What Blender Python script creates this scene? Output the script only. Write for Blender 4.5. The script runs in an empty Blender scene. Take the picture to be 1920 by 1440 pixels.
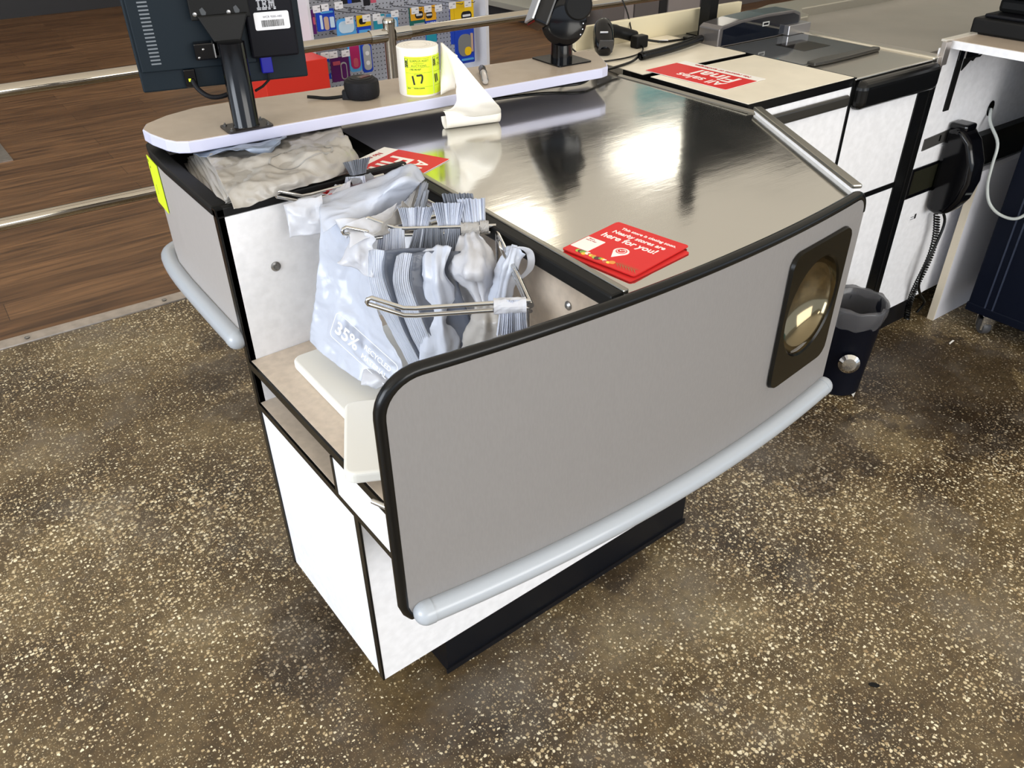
import bpy, bmesh, math, random
from mathutils import Vector, Matrix, noise
random.seed(7)
S = bpy.context.scene
COL = S.collection
# ------------------------------------------------------------------ camera
cam = bpy.data.objects.new('camera', bpy.data.cameras.new('camera'))
COL.objects.link(cam)
R_ = Vector((0.79107912, -0.6116419, -0.00938161))
U_ = Vector((0.35083191, 0.44108506, 0.82605141))
F_ = Vector((0.50110956, 0.65676339, -0.56351668))
M = Matrix((R_, U_, -F_)).transposed().to_4x4()
M.translation = Vector((0, 0, 1.45))
cam.matrix_world = M
cam.data.sensor_width = 36.0
cam.data.lens = 1512.198 / 1920 * 36
cam.data.clip_start = 0.02
S.camera = cam
# ------------------------------------------------------------------ world, lights, exposure
W = bpy.data.worlds.new('store_daylight'); S.world = W; W.use_nodes = True
bg = W.node_tree.nodes['Background']
bg.inputs[0].default_value = (0.78, 0.88, 1.0, 1); bg.inputs[1].default_value = 0.9
def area(name, loc, target, sx, sy, power, col):
    l = bpy.data.lights.new(name, 'AREA'); l.shape = 'RECTANGLE'; l.size = sx; l.size_y = sy
    l.energy = power; l.color = col
    o = bpy.data.objects.new(name, l); COL.objects.link(o); o.location = loc
    o.rotation_euler = (Vector(target) - Vector(loc)).to_track_quat('-Z', 'Y').to_euler()
    return o
area('window_light', (-4.2, 0.6, 1.9), (0.6, 1.0, 0.5), 3.2, 2.2, 150, (0.86, 0.92, 1.0))
area('shopfront_light', (1.2, -4.6, 2.2), (1.2, 1.2, 0.4), 4.5, 2.0, 125, (1.0, 0.97, 0.92))
area('ceiling_fill', (4.0, 3.5, 2.75), (4.0, 3.5, 5), 15, 13, 330, (1.0, 0.955, 0.88))  # added fill lamp, brightens the ceiling and its reflection in the steel
S.view_settings.view_transform = 'Standard'
S.view_settings.look = 'None'
S.view_settings.exposure = 0.5
S.view_settings.gamma = 1.0
S.view_settings.use_curve_mapping = False

# ------------------------------------------------------------------ materials
MATS = {}
def nt(m): return m.node_tree.nodes, m.node_tree.links
def mat(name, col, rough=0.5, metal=0.0, var=0.0, vscale=20, bump=0.0, bscale=60, coat=0.0, alpha=1.0, trans=0.0, col2=None, aniso=None, emit=0, spec=None, detail=4, stretch=None):
    m = bpy.data.materials.new(name); m.use_nodes = True; N, L = nt(m)
    b = N['Principled BSDF']
    b.inputs['Base Color'].default_value = (*col, 1); b.inputs['Roughness'].default_value = rough
    b.inputs['Metallic'].default_value = metal
    if coat: b.inputs['Coat Weight'].default_value = coat; b.inputs['Coat Roughness'].default_value = 0.06
    if alpha < 1: b.inputs['Alpha'].default_value = alpha
    if trans: b.inputs['Transmission Weight'].default_value = trans
    if spec is not None: b.inputs['Specular IOR Level'].default_value = spec
    if emit: b.inputs['Emission Color'].default_value = (*col, 1); b.inputs['Emission Strength'].default_value = emit
    tc = N.new('ShaderNodeTexCoord'); src = tc.outputs['Object']
    if stretch:
        mp = N.new('ShaderNodeMapping'); mp.inputs['Scale'].default_value = stretch; L.new(src, mp.inputs['Vector']); src = mp.outputs['Vector']
    if var or col2:
        n = N.new('ShaderNodeTexNoise'); n.inputs['Scale'].default_value = vscale; n.inputs['Detail'].default_value = detail
        L.new(src, n.inputs['Vector'])
        r = N.new('ShaderNodeValToRGB'); r.color_ramp.elements[0].position = 0.35; r.color_ramp.elements[1].position = 0.65
        c2 = col2 if col2 else tuple(max(0, c * (1 - var)) for c in col)
        r.color_ramp.elements[0].color = (*c2, 1); r.color_ramp.elements[1].color = (*col, 1)
        L.new(n.outputs['Fac'], r.inputs['Fac']); L.new(r.outputs['Color'], b.inputs['Base Color'])
    if bump:
        n = N.new('ShaderNodeTexNoise'); n.inputs['Scale'].default_value = bscale; n.inputs['Detail'].default_value = 3
        L.new(src, n.inputs['Vector'])
        bp = N.new('ShaderNodeBump'); bp.inputs['Strength'].default_value = bump; bp.inputs['Distance'].default_value = 0.002
        L.new(n.outputs['Fac'], bp.inputs['Height']); L.new(bp.outputs['Normal'], b.inputs['Normal'])
    MATS[name] = m
    return m
white_lam = mat('white_laminate', (0.93, 0.93, 0.96), 0.42, var=0.08, vscale=55, detail=6)
cream_lam = mat('cream_laminate', (0.86, 0.79, 0.65), 0.35, var=0.06, vscale=14)
grey_lam = mat('grey_laminate', (0.25, 0.238, 0.234), 0.5, var=0.05, vscale=320, detail=2, stretch=(1, 1, 0.25))
taupe_lam = mat('taupe_laminate', (0.46, 0.38, 0.30), 0.27, var=0.06, vscale=30)
beige_lam = mat('beige_speckled_laminate', (0.62, 0.52, 0.42), 0.4, var=0.14, vscale=60, detail=6)
blackp = mat('black_vinyl_edging', (0.004, 0.004, 0.004), 0.22, spec=0.3)
blackm = mat('matte_black_trim', (0.006, 0.006, 0.006), 0.5, spec=0.2)
kickm = mat('black_kick_laminate', (0.004, 0.005, 0.008), 0.35, spec=0.25)
blackg = mat('gloss_black_plastic', (0.002, 0.002, 0.003), 0.12, spec=0.35)
bumperm = mat('grey_blue_bumper_vinyl', (0.40, 0.43, 0.47), 0.28, coat=0.2)
shelfedge = mat('pale_lilac_edging', (0.60, 0.61, 0.78), 0.35)
chrome = mat('polished_chrome', (0.58, 0.57, 0.55), 0.06, 1.0)
railm = mat('brushed_rail_steel', (0.46, 0.42, 0.36), 0.08, 1.0)
alum = mat('aluminium_threshold', (0.55, 0.50, 0.46), 0.38, 0.9, var=0.2, vscale=30)
rimst = mat('satin_dark_steel_rim', (0.30, 0.29, 0.26), 0.28, 0.9)
screwm = mat('screw_steel', (0.35, 0.34, 0.33), 0.3, 1.0)
boardw = mat('white_plastic_board', (0.80, 0.79, 0.74), 0.32)
signred = mat('flyer_red', (0.66, 0.030, 0.030), 0.5, spec=0.2)
paper = mat('white_paper', (0.88, 0.86, 0.82), 0.5)
papert = mat('label_backing_paper', (0.92, 0.88, 0.80), 0.35)
textw = mat('white_ink', (0.9, 0.88, 0.84), 0.5)
textk = mat('black_ink', (0.01, 0.01, 0.01), 0.6)
textr = mat('red_ink', (0.45, 0.03, 0.03), 0.5)
yellow = mat('fluorescent_yellow_label', (0.72, 0.92, 0.02), 0.5)
redbox = mat('red_card', (0.75, 0.035, 0.02), 0.45)
navy = mat('navy_black_plastic', (0.003, 0.005, 0.013), 0.45, spec=0.15)
housing = mat('slate_black_housing', (0.006, 0.012, 0.018), 0.5, spec=0.2)
housing2 = mat('black_housing', (0.004, 0.004, 0.007), 0.45, spec=0.15)
bluep = mat('blue_plug_plastic', (0.0, 0.0, 0.28), 0.4)
rubber = mat('black_rubber', (0.006, 0.006, 0.008), 0.55, spec=0.2, bump=0.3, bscale=400)
pegm = mat('grey_pegboard', (0.50, 0.53, 0.60), 0.5)
whitep = mat('white_enamel', (0.78, 0.79, 0.84), 0.4)
glassd = mat('dark_scanner_glass', (0.16, 0.17, 0.18), 0.05, 0.3, coat=0.5)
conveyor = mat('grey_conveyor_rubber', (0.27, 0.245, 0.21), 0.32, var=0.1, vscale=8)
cablew = mat('pale_cable_sheath', (0.62, 0.66, 0.64), 0.4)
darkw = mat('dark_background_board', (0.03, 0.03, 0.034), 0.6)
greyw = mat('grey_background_panel', (0.36, 0.34, 0.34), 0.5)
sealm = mat('clear_sealant', (0.35, 0.33, 0.36), 0.3)

def steel():
    m = bpy.data.materials.new('scratched_stainless_steel'); m.use_nodes = True; N, L = nt(m); b = N['Principled BSDF']
    b.inputs['Base Color'].default_value = (0.62, 0.61, 0.575, 1); b.inputs['Metallic'].default_value = 1
    tc = N.new('ShaderNodeTexCoord'); mp = N.new('ShaderNodeMapping'); mp.inputs['Scale'].default_value = (3, 90, 1); mp.inputs['Rotation'].default_value = (0, 0, 0.35)
    L.new(tc.outputs['Object'], mp.inputs['Vector'])
    n = N.new('ShaderNodeTexNoise'); n.inputs['Scale'].default_value = 3; n.inputs['Detail'].default_value = 6; L.new(mp.outputs['Vector'], n.inputs['Vector'])
    n2 = N.new('ShaderNodeTexNoise'); n2.inputs['Scale'].default_value = 4.5; n2.inputs['Detail'].default_value = 5; L.new(tc.outputs['Object'], n2.inputs['Vector'])
    mr = N.new('ShaderNodeMapRange'); mr.inputs['From Min'].default_value = 0.3; mr.inputs['From Max'].default_value = 0.75; mr.inputs['To Min'].default_value = 0.08; mr.inputs['To Max'].default_value = 0.14
    L.new(n2.outputs['Fac'], mr.inputs['Value']); L.new(mr.outputs['Result'], b.inputs['Roughness'])
    # arc shaped scratches
    w = N.new('ShaderNodeTexWave'); w.wave_type = 'RINGS'; w.inputs['Scale'].default_value = 9; w.inputs['Distortion'].default_value = 5; w.inputs['Detail'].default_value = 5; w.inputs['Detail Scale'].default_value = 3
    L.new(tc.outputs['Object'], w.inputs['Vector'])
    mx = N.new('ShaderNodeMix'); mx.data_type = 'FLOAT'; mx.inputs[0].default_value = 0.35
    L.new(n.outputs['Fac'], mx.inputs[2]); L.new(w.outputs['Fac'], mx.inputs[3])
    bp = N.new('ShaderNodeBump'); bp.inputs['Strength'].default_value = 0.04; bp.inputs['Distance'].default_value = 0.002
    L.new(mx.outputs[0], bp.inputs['Height']); L.new(bp.outputs['Normal'], b.inputs['Normal'])
    return m
steelm = steel()

def terrazzo():
    m = bpy.data.materials.new('worn_terrazzo'); m.use_nodes = True; N, L = nt(m); b = N['Principled BSDF']
    tc = N.new('ShaderNodeTexCoord'); g = N.new('ShaderNodeNewGeometry')
    def noise_(scale, detail=4, rough=0.5, off=0):
        n = N.new('ShaderNodeTexNoise'); n.inputs['Scale'].default_value = scale; n.inputs['Detail'].default_value = detail; n.inputs['Roughness'].default_value = rough
        if off:
            mp = N.new('ShaderNodeMapping'); mp.inputs['Location'].default_value = (off, off * 1.7, 0); L.new(g.outputs['Position'], mp.inputs['Vector']); L.new(mp.outputs['Vector'], n.inputs['Vector'])
        else: L.new(g.outputs['Position'], n.inputs['Vector'])
        return n.outputs['Fac']
    def ramp(src, els):
        r = N.new('ShaderNodeValToRGB'); r.color_ramp.elements[0].position = els[0][0]; r.color_ramp.elements[0].color = (*els[0][1], 1)
        r.color_ramp.elements[1].position = els[-1][0]; r.color_ramp.elements[1].color = (*els[-1][1], 1)
        for p, c in els[1:-1]:
            e = r.color_ramp.elements.new(p); e.color = (*c, 1)
        L.new(src, r.inputs['Fac']); return r.outputs['Color']
    def math_(op, a, c):
        q = N.new('ShaderNodeMath'); q.operation = op
        for i, v in enumerate((a, c)):
            if isinstance(v, (int, float)): q.inputs[i].default_value = v
            else: L.new(v, q.inputs[i])
        return q.outputs[0]
    def mixc(f, a, c):
        q = N.new('ShaderNodeMix'); q.data_type = 'RGBA'
        for idx, v in ((0, f), (6, a), (7, c)):
            if hasattr(v, 'default_value') or hasattr(v, 'links'): L.new(v, q.inputs[idx])
            elif idx == 0: q.inputs[0].default_value = v
            else: q.inputs[idx].default_value = (*v, 1)
        return q.outputs[2]
    base = ramp(noise_(2.1, 6, 0.6), [(0.32, (0.024, 0.014, 0.006)), (0.45, (0.075, 0.048, 0.021)), (0.58, (0.145, 0.103, 0.050)), (0.72, (0.22, 0.175, 0.100))])
    fine = ramp(noise_(55, 5, 0.7, 3), [(0.35, (0.55, 0.55, 0.55)), (0.65, (1.25, 1.22, 1.15))])
    mul = N.new('ShaderNodeMix'); mul.data_type = 'RGBA'; mul.blend_type = 'MULTIPLY'; mul.inputs[0].default_value = 0.8
    L.new(base, mul.inputs[6]); L.new(fine, mul.inputs[7]); base = mul.outputs[2]
    dens = noise_(1.5, 4, 0.6, 11)
    def chips(scale, thr, off):
        mp = N.new('ShaderNodeMapping'); mp.inputs['Location'].default_value = (off, off, 0); L.new(g.outputs['Position'], mp.inputs['Vector'])
        dn = N.new('ShaderNodeTexNoise'); dn.inputs['Scale'].default_value = scale * 1.4; dn.inputs['Detail'].default_value = 2; L.new(mp.outputs['Vector'], dn.inputs['Vector'])
        add = N.new('ShaderNodeMix'); add.data_type = 'VECTOR'; add.inputs[0].default_value = 0.016 * 60 / scale; L.new(mp.outputs['Vector'], add.inputs[4]); L.new(dn.outputs['Color'], add.inputs[5])
        v = N.new('ShaderNodeTexVoronoi'); v.voronoi_dimensions = '2D'; v.inputs['Scale'].default_value = scale; L.new(add.outputs[1], v.inputs['Vector'])
        sep = N.new('ShaderNodeSeparateColor'); L.new(v.outputs['Color'], sep.inputs[0])
        rad = math_('MULTIPLY', sep.outputs[0], thr)              # random radius per chip
        rad = math_('MULTIPLY', rad, math_('MULTIPLY', dens, 2.1))
        rad = math_('SUBTRACT', rad, .085); f = math_('SUBTRACT', rad, v.outputs['Distance'])
        f = math_('MULTIPLY', f, 14); q = N.new('ShaderNodeClamp'); L.new(f, q.inputs[0])
        return q.outputs[0], sep.outputs[1]
    f1, h1 = chips(110, 0.50, 0); f2, h2 = chips(210, 0.46, 5); f3, h3 = chips(46, 0.19, 9)
    cc = ramp(h1, [(0.0, (0.32, 0.22, 0.11)), (0.5, (0.55, 0.44, 0.26)), (1.0, (0.86, 0.77, 0.56))])
    cc2 = ramp(h2, [(0.0, (0.25, 0.17, 0.09)), (1.0, (0.70, 0.60, 0.40))])
    base = mixc(math_('MULTIPLY', f2, 0.55), base, cc2); base = mixc(f1, base, cc); base = mixc(f3, base, (0.86, 0.78, 0.60))
    # dark worn patch and grey haze patches
    # worn dark stains with ragged outlines: (x, y, radius)
    wob = noise_(9, 5, 0.6, 17)
    for sx, sy, sr in ((.60, 2.32, .13), (.66, 2.52, .10), (.60, 2.10, .11), (.36, 1.16, .16), (1.02, .93, .10), (2.35, .85, .35), (1.75, .95, .22)):
        d = N.new('ShaderNodeVectorMath'); d.operation = 'DISTANCE'; L.new(g.outputs['Position'], d.inputs[0]); d.inputs[1].default_value = (sx, sy, 0)
        q = math_('SUBTRACT', sr, d.outputs['Value']); q = math_('ADD', q, math_('MULTIPLY', math_('SUBTRACT', wob, .5), sr * 2.2)); q = math_('MULTIPLY', q, 30); cl = N.new('ShaderNodeClamp'); L.new(q, cl.inputs[0])
        mm = N.new('ShaderNodeMix'); mm.data_type = 'RGBA'; mm.blend_type = 'MULTIPLY'; L.new(math_('MULTIPLY', cl.outputs[0], .85), mm.inputs[0]); L.new(base, mm.inputs[6]); mm.inputs[7].default_value = (.42, .40, .42, 1); base = mm.outputs[2]
    hz = ramp(noise_(3.3, 6, 0.65, 21), [(0.52, (0, 0, 0)), (0.70, (0.55, 0.55, 0.55))])
    base = mixc(hz, base, (0.17, 0.145, 0.115))
    L.new(base, b.inputs['Base Color'])
    rr = ramp(noise_(6, 5, 0.6, 30), [(0.3, (0.30, 0.30, 0.30)), (0.7, (0.52, 0.52, 0.52))]); L.new(rr, b.inputs['Roughness'])
    return m
terrm = terrazzo()

def planks():
    m = bpy.data.materials.new('wood_plank_floor'); m.use_nodes = True; N, L = nt(m); b = N['Principled BSDF']
    g = N.new('ShaderNodeNewGeometry'); mp = N.new('ShaderNodeMapping'); mp.inputs['Rotation'].default_value = (0, 0, 0.034); L.new(g.outputs['Position'], mp.inputs['Vector'])
    br = N.new('ShaderNodeTexBrick'); br.inputs['Scale'].default_value = 1; br.inputs['Brick Width'].default_value = 1.2; br.inputs['Row Height'].default_value = 0.15; br.inputs['Mortar Size'].default_value = 0.0012
    br.offset = 0.37; br.inputs['Color1'].default_value = (0.125, 0.064, 0.029, 1); br.inputs['Color2'].default_value = (0.205, 0.112, 0.054, 1); br.inputs['Mortar'].default_value = (0.04, 0.02, 0.01, 1)
    L.new(mp.outputs['Vector'], br.inputs['Vector'])
    m2 = N.new('ShaderNodeMapping'); m2.inputs['Scale'].default_value = (1.6, 20, 1); m2.inputs['Rotation'].default_value = (0, 0, 0.034); L.new(g.outputs['Position'], m2.inputs['Vector'])
    n = N.new('ShaderNodeTexNoise'); n.inputs['Scale'].default_value = 1.6; n.inputs['Detail'].default_value = 7; n.inputs['Distortion'].default_value = 0.8; L.new(m2.outputs['Vector'], n.inputs['Vector'])
    r = N.new('ShaderNodeValToRGB'); r.color_ramp.elements[0].position = 0.3; r.color_ramp.elements[0].color = (0.45, 0.40, 0.36, 1); r.color_ramp.elements[1].position = 0.7; r.color_ramp.elements[1].color = (1.45, 1.38, 1.25, 1)
    L.new(n.outputs['Fac'], r.inputs['Fac'])
    x = N.new('ShaderNodeMix'); x.data_type = 'RGBA'; x.blend_type = 'MULTIPLY'; x.inputs[0].default_value = 1; L.new(br.outputs['Color'], x.inputs[6]); L.new(r.outputs['Color'], x.inputs[7])
    L.new(x.outputs[2], b.inputs['Base Color']); b.inputs['Roughness'].default_value = 0.38
    return m
plankm = planks()

def bagmat(name, col, alpha, rough=0.32):
    m = bpy.data.materials.new(name); m.use_nodes = True; N, L = nt(m); b = N['Principled BSDF']
    b.inputs['Base Color'].default_value = (*col, 1); b.inputs['Roughness'].default_value = rough; b.inputs['Specular IOR Level'].default_value = 0.6
    b.inputs['Alpha'].default_value = alpha
    b.inputs['Sheen Weight'].default_value = 0.0
    tr = N.new('ShaderNodeBsdfTranslucent'); tr.inputs[0].default_value = (*col, 1)
    ms = N.new('ShaderNodeMixShader'); ms.inputs[0].default_value = 0.22
    L.new(b.outputs[0], ms.inputs[1]); L.new(tr.outputs[0], ms.inputs[2]); L.new(ms.outputs[0], N['Material Output'].inputs[0])
    tc = N.new('ShaderNodeTexCoord'); n = N.new('ShaderNodeTexNoise'); n.inputs['Scale'].default_value = 22; n.inputs['Detail'].default_value = 3; n.inputs['Distortion'].default_value = 1.5; L.new(tc.outputs['Object'], n.inputs['Vector'])
    bp = N.new('ShaderNodeBump'); bp.inputs['Strength'].default_value = 0.35; bp.inputs['Distance'].default_value = 0.004; L.new(n.outputs['Fac'], bp.inputs['Height']); L.new(bp.outputs['Normal'], b.inputs['Normal'])
    return m
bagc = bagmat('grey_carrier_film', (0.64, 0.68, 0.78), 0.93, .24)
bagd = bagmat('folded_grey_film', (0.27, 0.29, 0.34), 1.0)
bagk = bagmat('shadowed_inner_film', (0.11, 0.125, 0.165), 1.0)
bagw = bagmat('thin_pale_film', (0.70, 0.71, 0.76), 0.86)
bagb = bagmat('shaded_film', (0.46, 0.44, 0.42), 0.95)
bagt = bagmat('pile_film', (0.48, 0.45, 0.41), 1.0, 0.28)

# ------------------------------------------------------------------ mesh helpers
G = Matrix.Identity(4)      # transform in force while a group of things is laid out
class MB:
    def __init__(s, xf=None): s.v = []; s.f = []; s.xf = xf
    def add(s, vs, fs):
        n = len(s.v)
        for p in vs:
            p = Vector(p); s.v.append(G @ (s.xf @ p) if s.xf else G @ p)
        s.f += [tuple(i + n for i in f) for f in fs]; return s
    def box(s, x0, x1, y0, y1, z0, z1):
        v = [(x, y, z) for x in (x0, x1) for y in (y0, y1) for z in (z0, z1)]
        return s.add(v, [(0, 1, 3, 2), (4, 6, 7, 5), (0, 4, 5, 1), (2, 3, 7, 6), (0, 2, 6, 4), (1, 5, 7, 3)])
    def hexa(s, b, t):      # bottom 4, top 4 corners
        return s.add(list(b) + list(t), [(3, 2, 1, 0), (4, 5, 6, 7), (0, 1, 5, 4), (1, 2, 6, 5), (2, 3, 7, 6), (3, 0, 4, 7)])
    def prism(s, poly, z0, z1):
        n = len(poly)
        return s.add([(x, y, z0) for x, y in poly] + [(x, y, z1) for x, y in poly], [tuple(range(n - 1, -1, -1)), tuple(range(n, 2 * n))] + [(i, (i + 1) % n, n + (i + 1) % n, n + i) for i in range(n)])
    def tube(s, pts, r, n=10, cap=True, closed=False):
        pts = [Vector(p) for p in pts]; rs = r if isinstance(r, (list, tuple)) else [r] * len(pts)
        up = None; rings = []; m = len(pts)
        for i, p in enumerate(pts):
            if closed: t = (pts[(i + 1) % m] - pts[i - 1])
            else: t = (pts[min(i + 1, m - 1)] - pts[max(i - 1, 0)])
            t.normalize()
            if up is None:
                up = t.orthogonal().normalized()
            up = (up - t * up.dot(t))
            up = up.normalized() if up.length > 1e-6 else t.orthogonal().normalized()
            w = t.cross(up)
            rings.append([p + (up * math.cos(a) + w * math.sin(a)) * rs[i] for a in [2 * math.pi * k / n for k in range(n)]])
        v = [q for rg in rings for q in rg]; f = []
        for i in range(m if closed else m - 1):
            j = (i + 1) % m
            for k in range(n): f.append((i * n + k, i * n + (k + 1) % n, j * n + (k + 1) % n, j * n + k))
        if cap and not closed: f += [tuple(range(n - 1, -1, -1)), tuple(range((m - 1) * n, m * n))]
        return s.add(v, f)
    def lathe(s, prof, c, n=32, axis=None):   # prof: (r, h) about axis at c
        q = Vector(axis).to_track_quat('Z', 'Y').to_matrix() if axis else Matrix.Identity(3)
        c = Vector(c); v = []; f = []; m = len(prof)
        for r, h in prof:
            for k in range(n):
                a = 2 * math.pi * k / n; v.append(c + q @ Vector((r * math.cos(a), r * math.sin(a), h)))
        for i in range(m - 1):
            for k in range(n): f.append((i * n + k, i * n + (k + 1) % n, (i + 1) * n + (k + 1) % n, (i + 1) * n + k))
        if prof[0][0] > 1e-5: f.append(tuple(range(n - 1, -1, -1)))
        if prof[-1][0] > 1e-5: f.append(tuple(range((m - 1) * n, m * n)))
        return s.add(v, f)
    def build(s, name, mt, parent=None, bev=0, smooth=None, solid=0, sub=0, seg=2):
        me = bpy.data.meshes.new(name)
        lo = Vector([min(p[i] for p in s.v) for i in range(3)]); hi = Vector([max(p[i] for p in s.v) for i in range(3)])
        o0 = Vector(((lo.x + hi.x) / 2, (lo.y + hi.y) / 2, lo.z))
        me.from_pydata([p - o0 for p in s.v], [], s.f); me.materials.append(mt)
        bm = bmesh.new(); bm.from_mesh(me); bmesh.ops.remove_doubles(bm, verts=bm.verts, dist=1e-6)
        if not solid: bmesh.ops.recalc_face_normals(bm, faces=bm.faces)
        bm.to_mesh(me); bm.free()
        o = bpy.data.objects.new(name, me); COL.objects.link(o); o.location = o0
        if parent is not None:
            o.parent = parent; o.matrix_parent_inverse = Matrix.Translation(WL[parent.name]).inverted()
        WL[o.name] = o0
        if smooth is not None:
            for p in me.polygons: p.use_smooth = True
            if smooth > 0: me.set_sharp_from_angle(angle=math.radians(smooth))
        if solid:
            md = o.modifiers.new('s', 'SOLIDIFY'); md.thickness = solid; md.offset = 0
        if bev:
            md = o.modifiers.new('b', 'BEVEL'); md.width = bev; md.segments = seg; md.limit_method = 'ANGLE'; md.angle_limit = math.radians(40)
        if sub:
            md = o.modifiers.new('d', 'SUBSURF'); md.levels = sub; md.render_levels = sub
        return o
WL = {}
def thing(name, label, cat, loc, group=None):
    loc = G @ Vector(loc)
    o = bpy.data.objects.new(name, None); COL.objects.link(o); o.location = loc; o.empty_display_size = 0.05
    WL[o.name] = Vector(loc); return tag(o, label, cat, group)
def tag(o, label, cat, group=None):
    o['label'] = label; o['category'] = cat
    if group: o['group'] = group
    return o
def struct(o): o['kind'] = 'structure'; return o
def cr(p0, p1, p2, p3, t):
    return 0.5 * ((2 * p1) + (p2 - p0) * t + (2 * p0 - 5 * p1 + 4 * p2 - p3) * t * t + (3 * p1 - p0 - 3 * p2 + p3) * t ** 3)
def spline(P, n):
    P = [Vector(p) for p in P]; m = len(P); out = []
    for i in range(n + 1):
        u = i / n * (m - 1); k = min(int(u), m - 2); t = u - k
        out.append(cr(P[max(k - 1, 0)], P[k], P[k + 1], P[min(k + 2, m - 1)], t))
    return out
def sheet(rows, nu=24, nv=24, amp=0.002, freq=30, pleat=0, pamp=0.0015, seed=0, mb=None, vert=False):
    R = [spline(r, nu) for r in rows]; cols = [spline([R[j][i] for j in range(len(R))], nv) for i in range(nu + 1)]
    g = [[cols[i][j] for i in range(nu + 1)] for j in range(nv + 1)]
    v = []
    for j in range(nv + 1):
        for i in range(nu + 1):
            p = g[j][i]
            a = g[j][min(i + 1, nu)] - g[j][max(i - 1, 0)]; b = g[min(j + 1, nv)][i] - g[max(j - 1, 0)][i]
            n = a.cross(b); n = n.normalized() if n.length > 1e-9 else Vector((0, 0, 1))
            d = amp * noise.noise(p * freq + Vector((seed, seed * 2, 0))) * 2 + amp * abs(noise.noise(p * freq * 2.3 + Vector((0, seed, seed)))) * 1.4
            if pleat: 
                ph = (i / nu) * pleat + 0.25 * noise.noise(p * 25); d += pamp * (abs((ph % 1) * 2 - 1) * 2 - 1)
            v.append(p + n * d)
    f = [(j * (nu + 1) + i, j * (nu + 1) + i + 1, (j + 1) * (nu + 1) + i + 1, (j + 1) * (nu + 1) + i) for j in range(nv) for i in range(nu)]
    mb = mb or MB(); mb.add(v, f); return mb
def text(s, M4, size, mt, parent, name='lettering', bold=0.0, depth=0.0002, shear=0, spacing=1.0, align='LEFT', xs=1.0):
    cu = bpy.data.curves.new(name, 'FONT'); cu.body = s; cu.size = size; cu.extrude = depth; cu.offset = bold; cu.shear = shear; cu.space_character = spacing; cu.align_x = align
    to = bpy.data.objects.new('tmp', cu); COL.objects.link(to)
    dg = bpy.context.evaluated_depsgraph_get(); me = bpy.data.meshes.new_from_object(to.evaluated_get(dg))
    COL.objects.unlink(to); bpy.data.objects.remove(to)
    me.transform(G @ M4 @ Matrix.Diagonal((xs, 1, 1, 1)))
    c = Vector((0, 0, 0))
    for q in me.vertices: c += q.co
    c /= max(1, len(me.vertices)); me.transform(Matrix.Translation(-c)); me.materials.clear(); me.materials.append(mt)
    o = bpy.data.objects.new(name, me); COL.objects.link(o); o.location = c
    if parent is not None: o.parent = parent; o.matrix_parent_inverse = Matrix.Translation(WL[parent.name]).inverted()
    WL[o.name] = c
    return o
def frame(o, x, y):      # matrix: local x->x, y->y (orthonormalised)
    x = Vector(x).normalized(); y = Vector(y); y = (y - x * x.dot(y)).normalized(); z = x.cross(y)
    m = Matrix((x, y, z)).transposed().to_4x4(); m.translation = Vector(o); return m
def rrect(x0, x1, y0, y1, r, n=5):
    out = []
    for cx, cy, a0 in ((x1 - r, y1 - r, 0), (x0 + r, y1 - r, 90), (x0 + r, y0 + r, 180), (x1 - r, y0 + r, 270)):
        for k in range(n + 1):
            a = math.radians(a0 + 90 * k / n); out.append((cx + r * math.cos(a), cy + r * math.sin(a)))
    return out

# ------------------------------------------------------------------ setting
def lane_dir(x): return -0.0344 * x
def ground(name, poly, m, z0=-0.05, z1=0.0):
    return struct(MB().prism(poly, z0, z1).build(name, m))
ground('floor', [(-7, -6), (14, -6), (14, 2.30), (-7, 3.27)], terrm)
wf = ground('floor_wood', [(-7, 3.331), (14, 2.361), (14, 13.5), (-7, 13.5)], plankm, -0.05, 0.004)
wf.name = 'floor_wood'
# threshold strip
a = (-7, 3.27); b = (14, 2.30)
mb = MB().hexa([(-7, 3.265, -.05), (14, 2.295, -.05), (14, 2.365, -.05), (-7, 3.335, -.05)], [(-7, 3.275, .004), (14, 2.305, .004), (14, 2.355, .009), (-7, 3.325, .009)])
ts = struct(mb.build('trim_1', alum)); 
for x in (-.9, -.35, .13, .60, 1.15, 1.7):
    y = 3.30 - (x + 7) * 0.0462
    o = MB().lathe([(.0, .0085), (.006, .0105), (.009, .008)], (x, y, 0), 12).build('screw', screwm, ts, smooth=40)
struct(MB().box(-7, 14, 13.5, 13.6, 0, 3.4).build('wall_back', mat('back_wall_paint', (0.62, 0.59, 0.54), .7)))
struct(MB().box(14, 14.1, -6, 13.5, 0, 3.4).build('wall_right', mat('right_wall_paint', (0.60, 0.58, 0.54), .7)))
struct(MB().box(-7, 14, -6, 13.5, 3.4, 3.5).build('ceiling', mat('ceiling_tile', (0.80, 0.77, 0.70), .8)))
struct(MB().box(-7, 14, 13.44, 13.5, 2.1, 2.9).build('trim_2', mat('teal_fascia', (0.10, 0.42, 0.44), .5)))
struct(MB().box(13.94, 14, -6, 13.4, 1.9, 2.9).build('trim_3', mat('teal_fascia_side', (0.10, 0.42, 0.44), .5)))
lampm = mat('troffer_diffuser', (1.0, 0.95, 0.85), .5, emit=9)
lampw = mat('troffer_frame', (.8, .8, .8), .5)
struct(MB().box(7.65, 9.6, 5.0, 7.3, 3.32, 3.40).build('trim_4', mat('dark_reflection_panel', (.05, .05, .05), .7)))  # unseen dark panel, added to darken part of the steel top's reflection
struct(MB().box(5.7, 7.2, 6.75, 8.2, 3.32, 3.40).build('trim_5', MATS['dark_reflection_panel']))  # second unseen panel, added for another dark patch in that reflection
struct(MB().box(8.0, 10.5, 7.35, 7.7, 3.1, 3.40).build('trim_6', mat('teal_hanging_sign', (.08, .42, .46), .5)))
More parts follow.
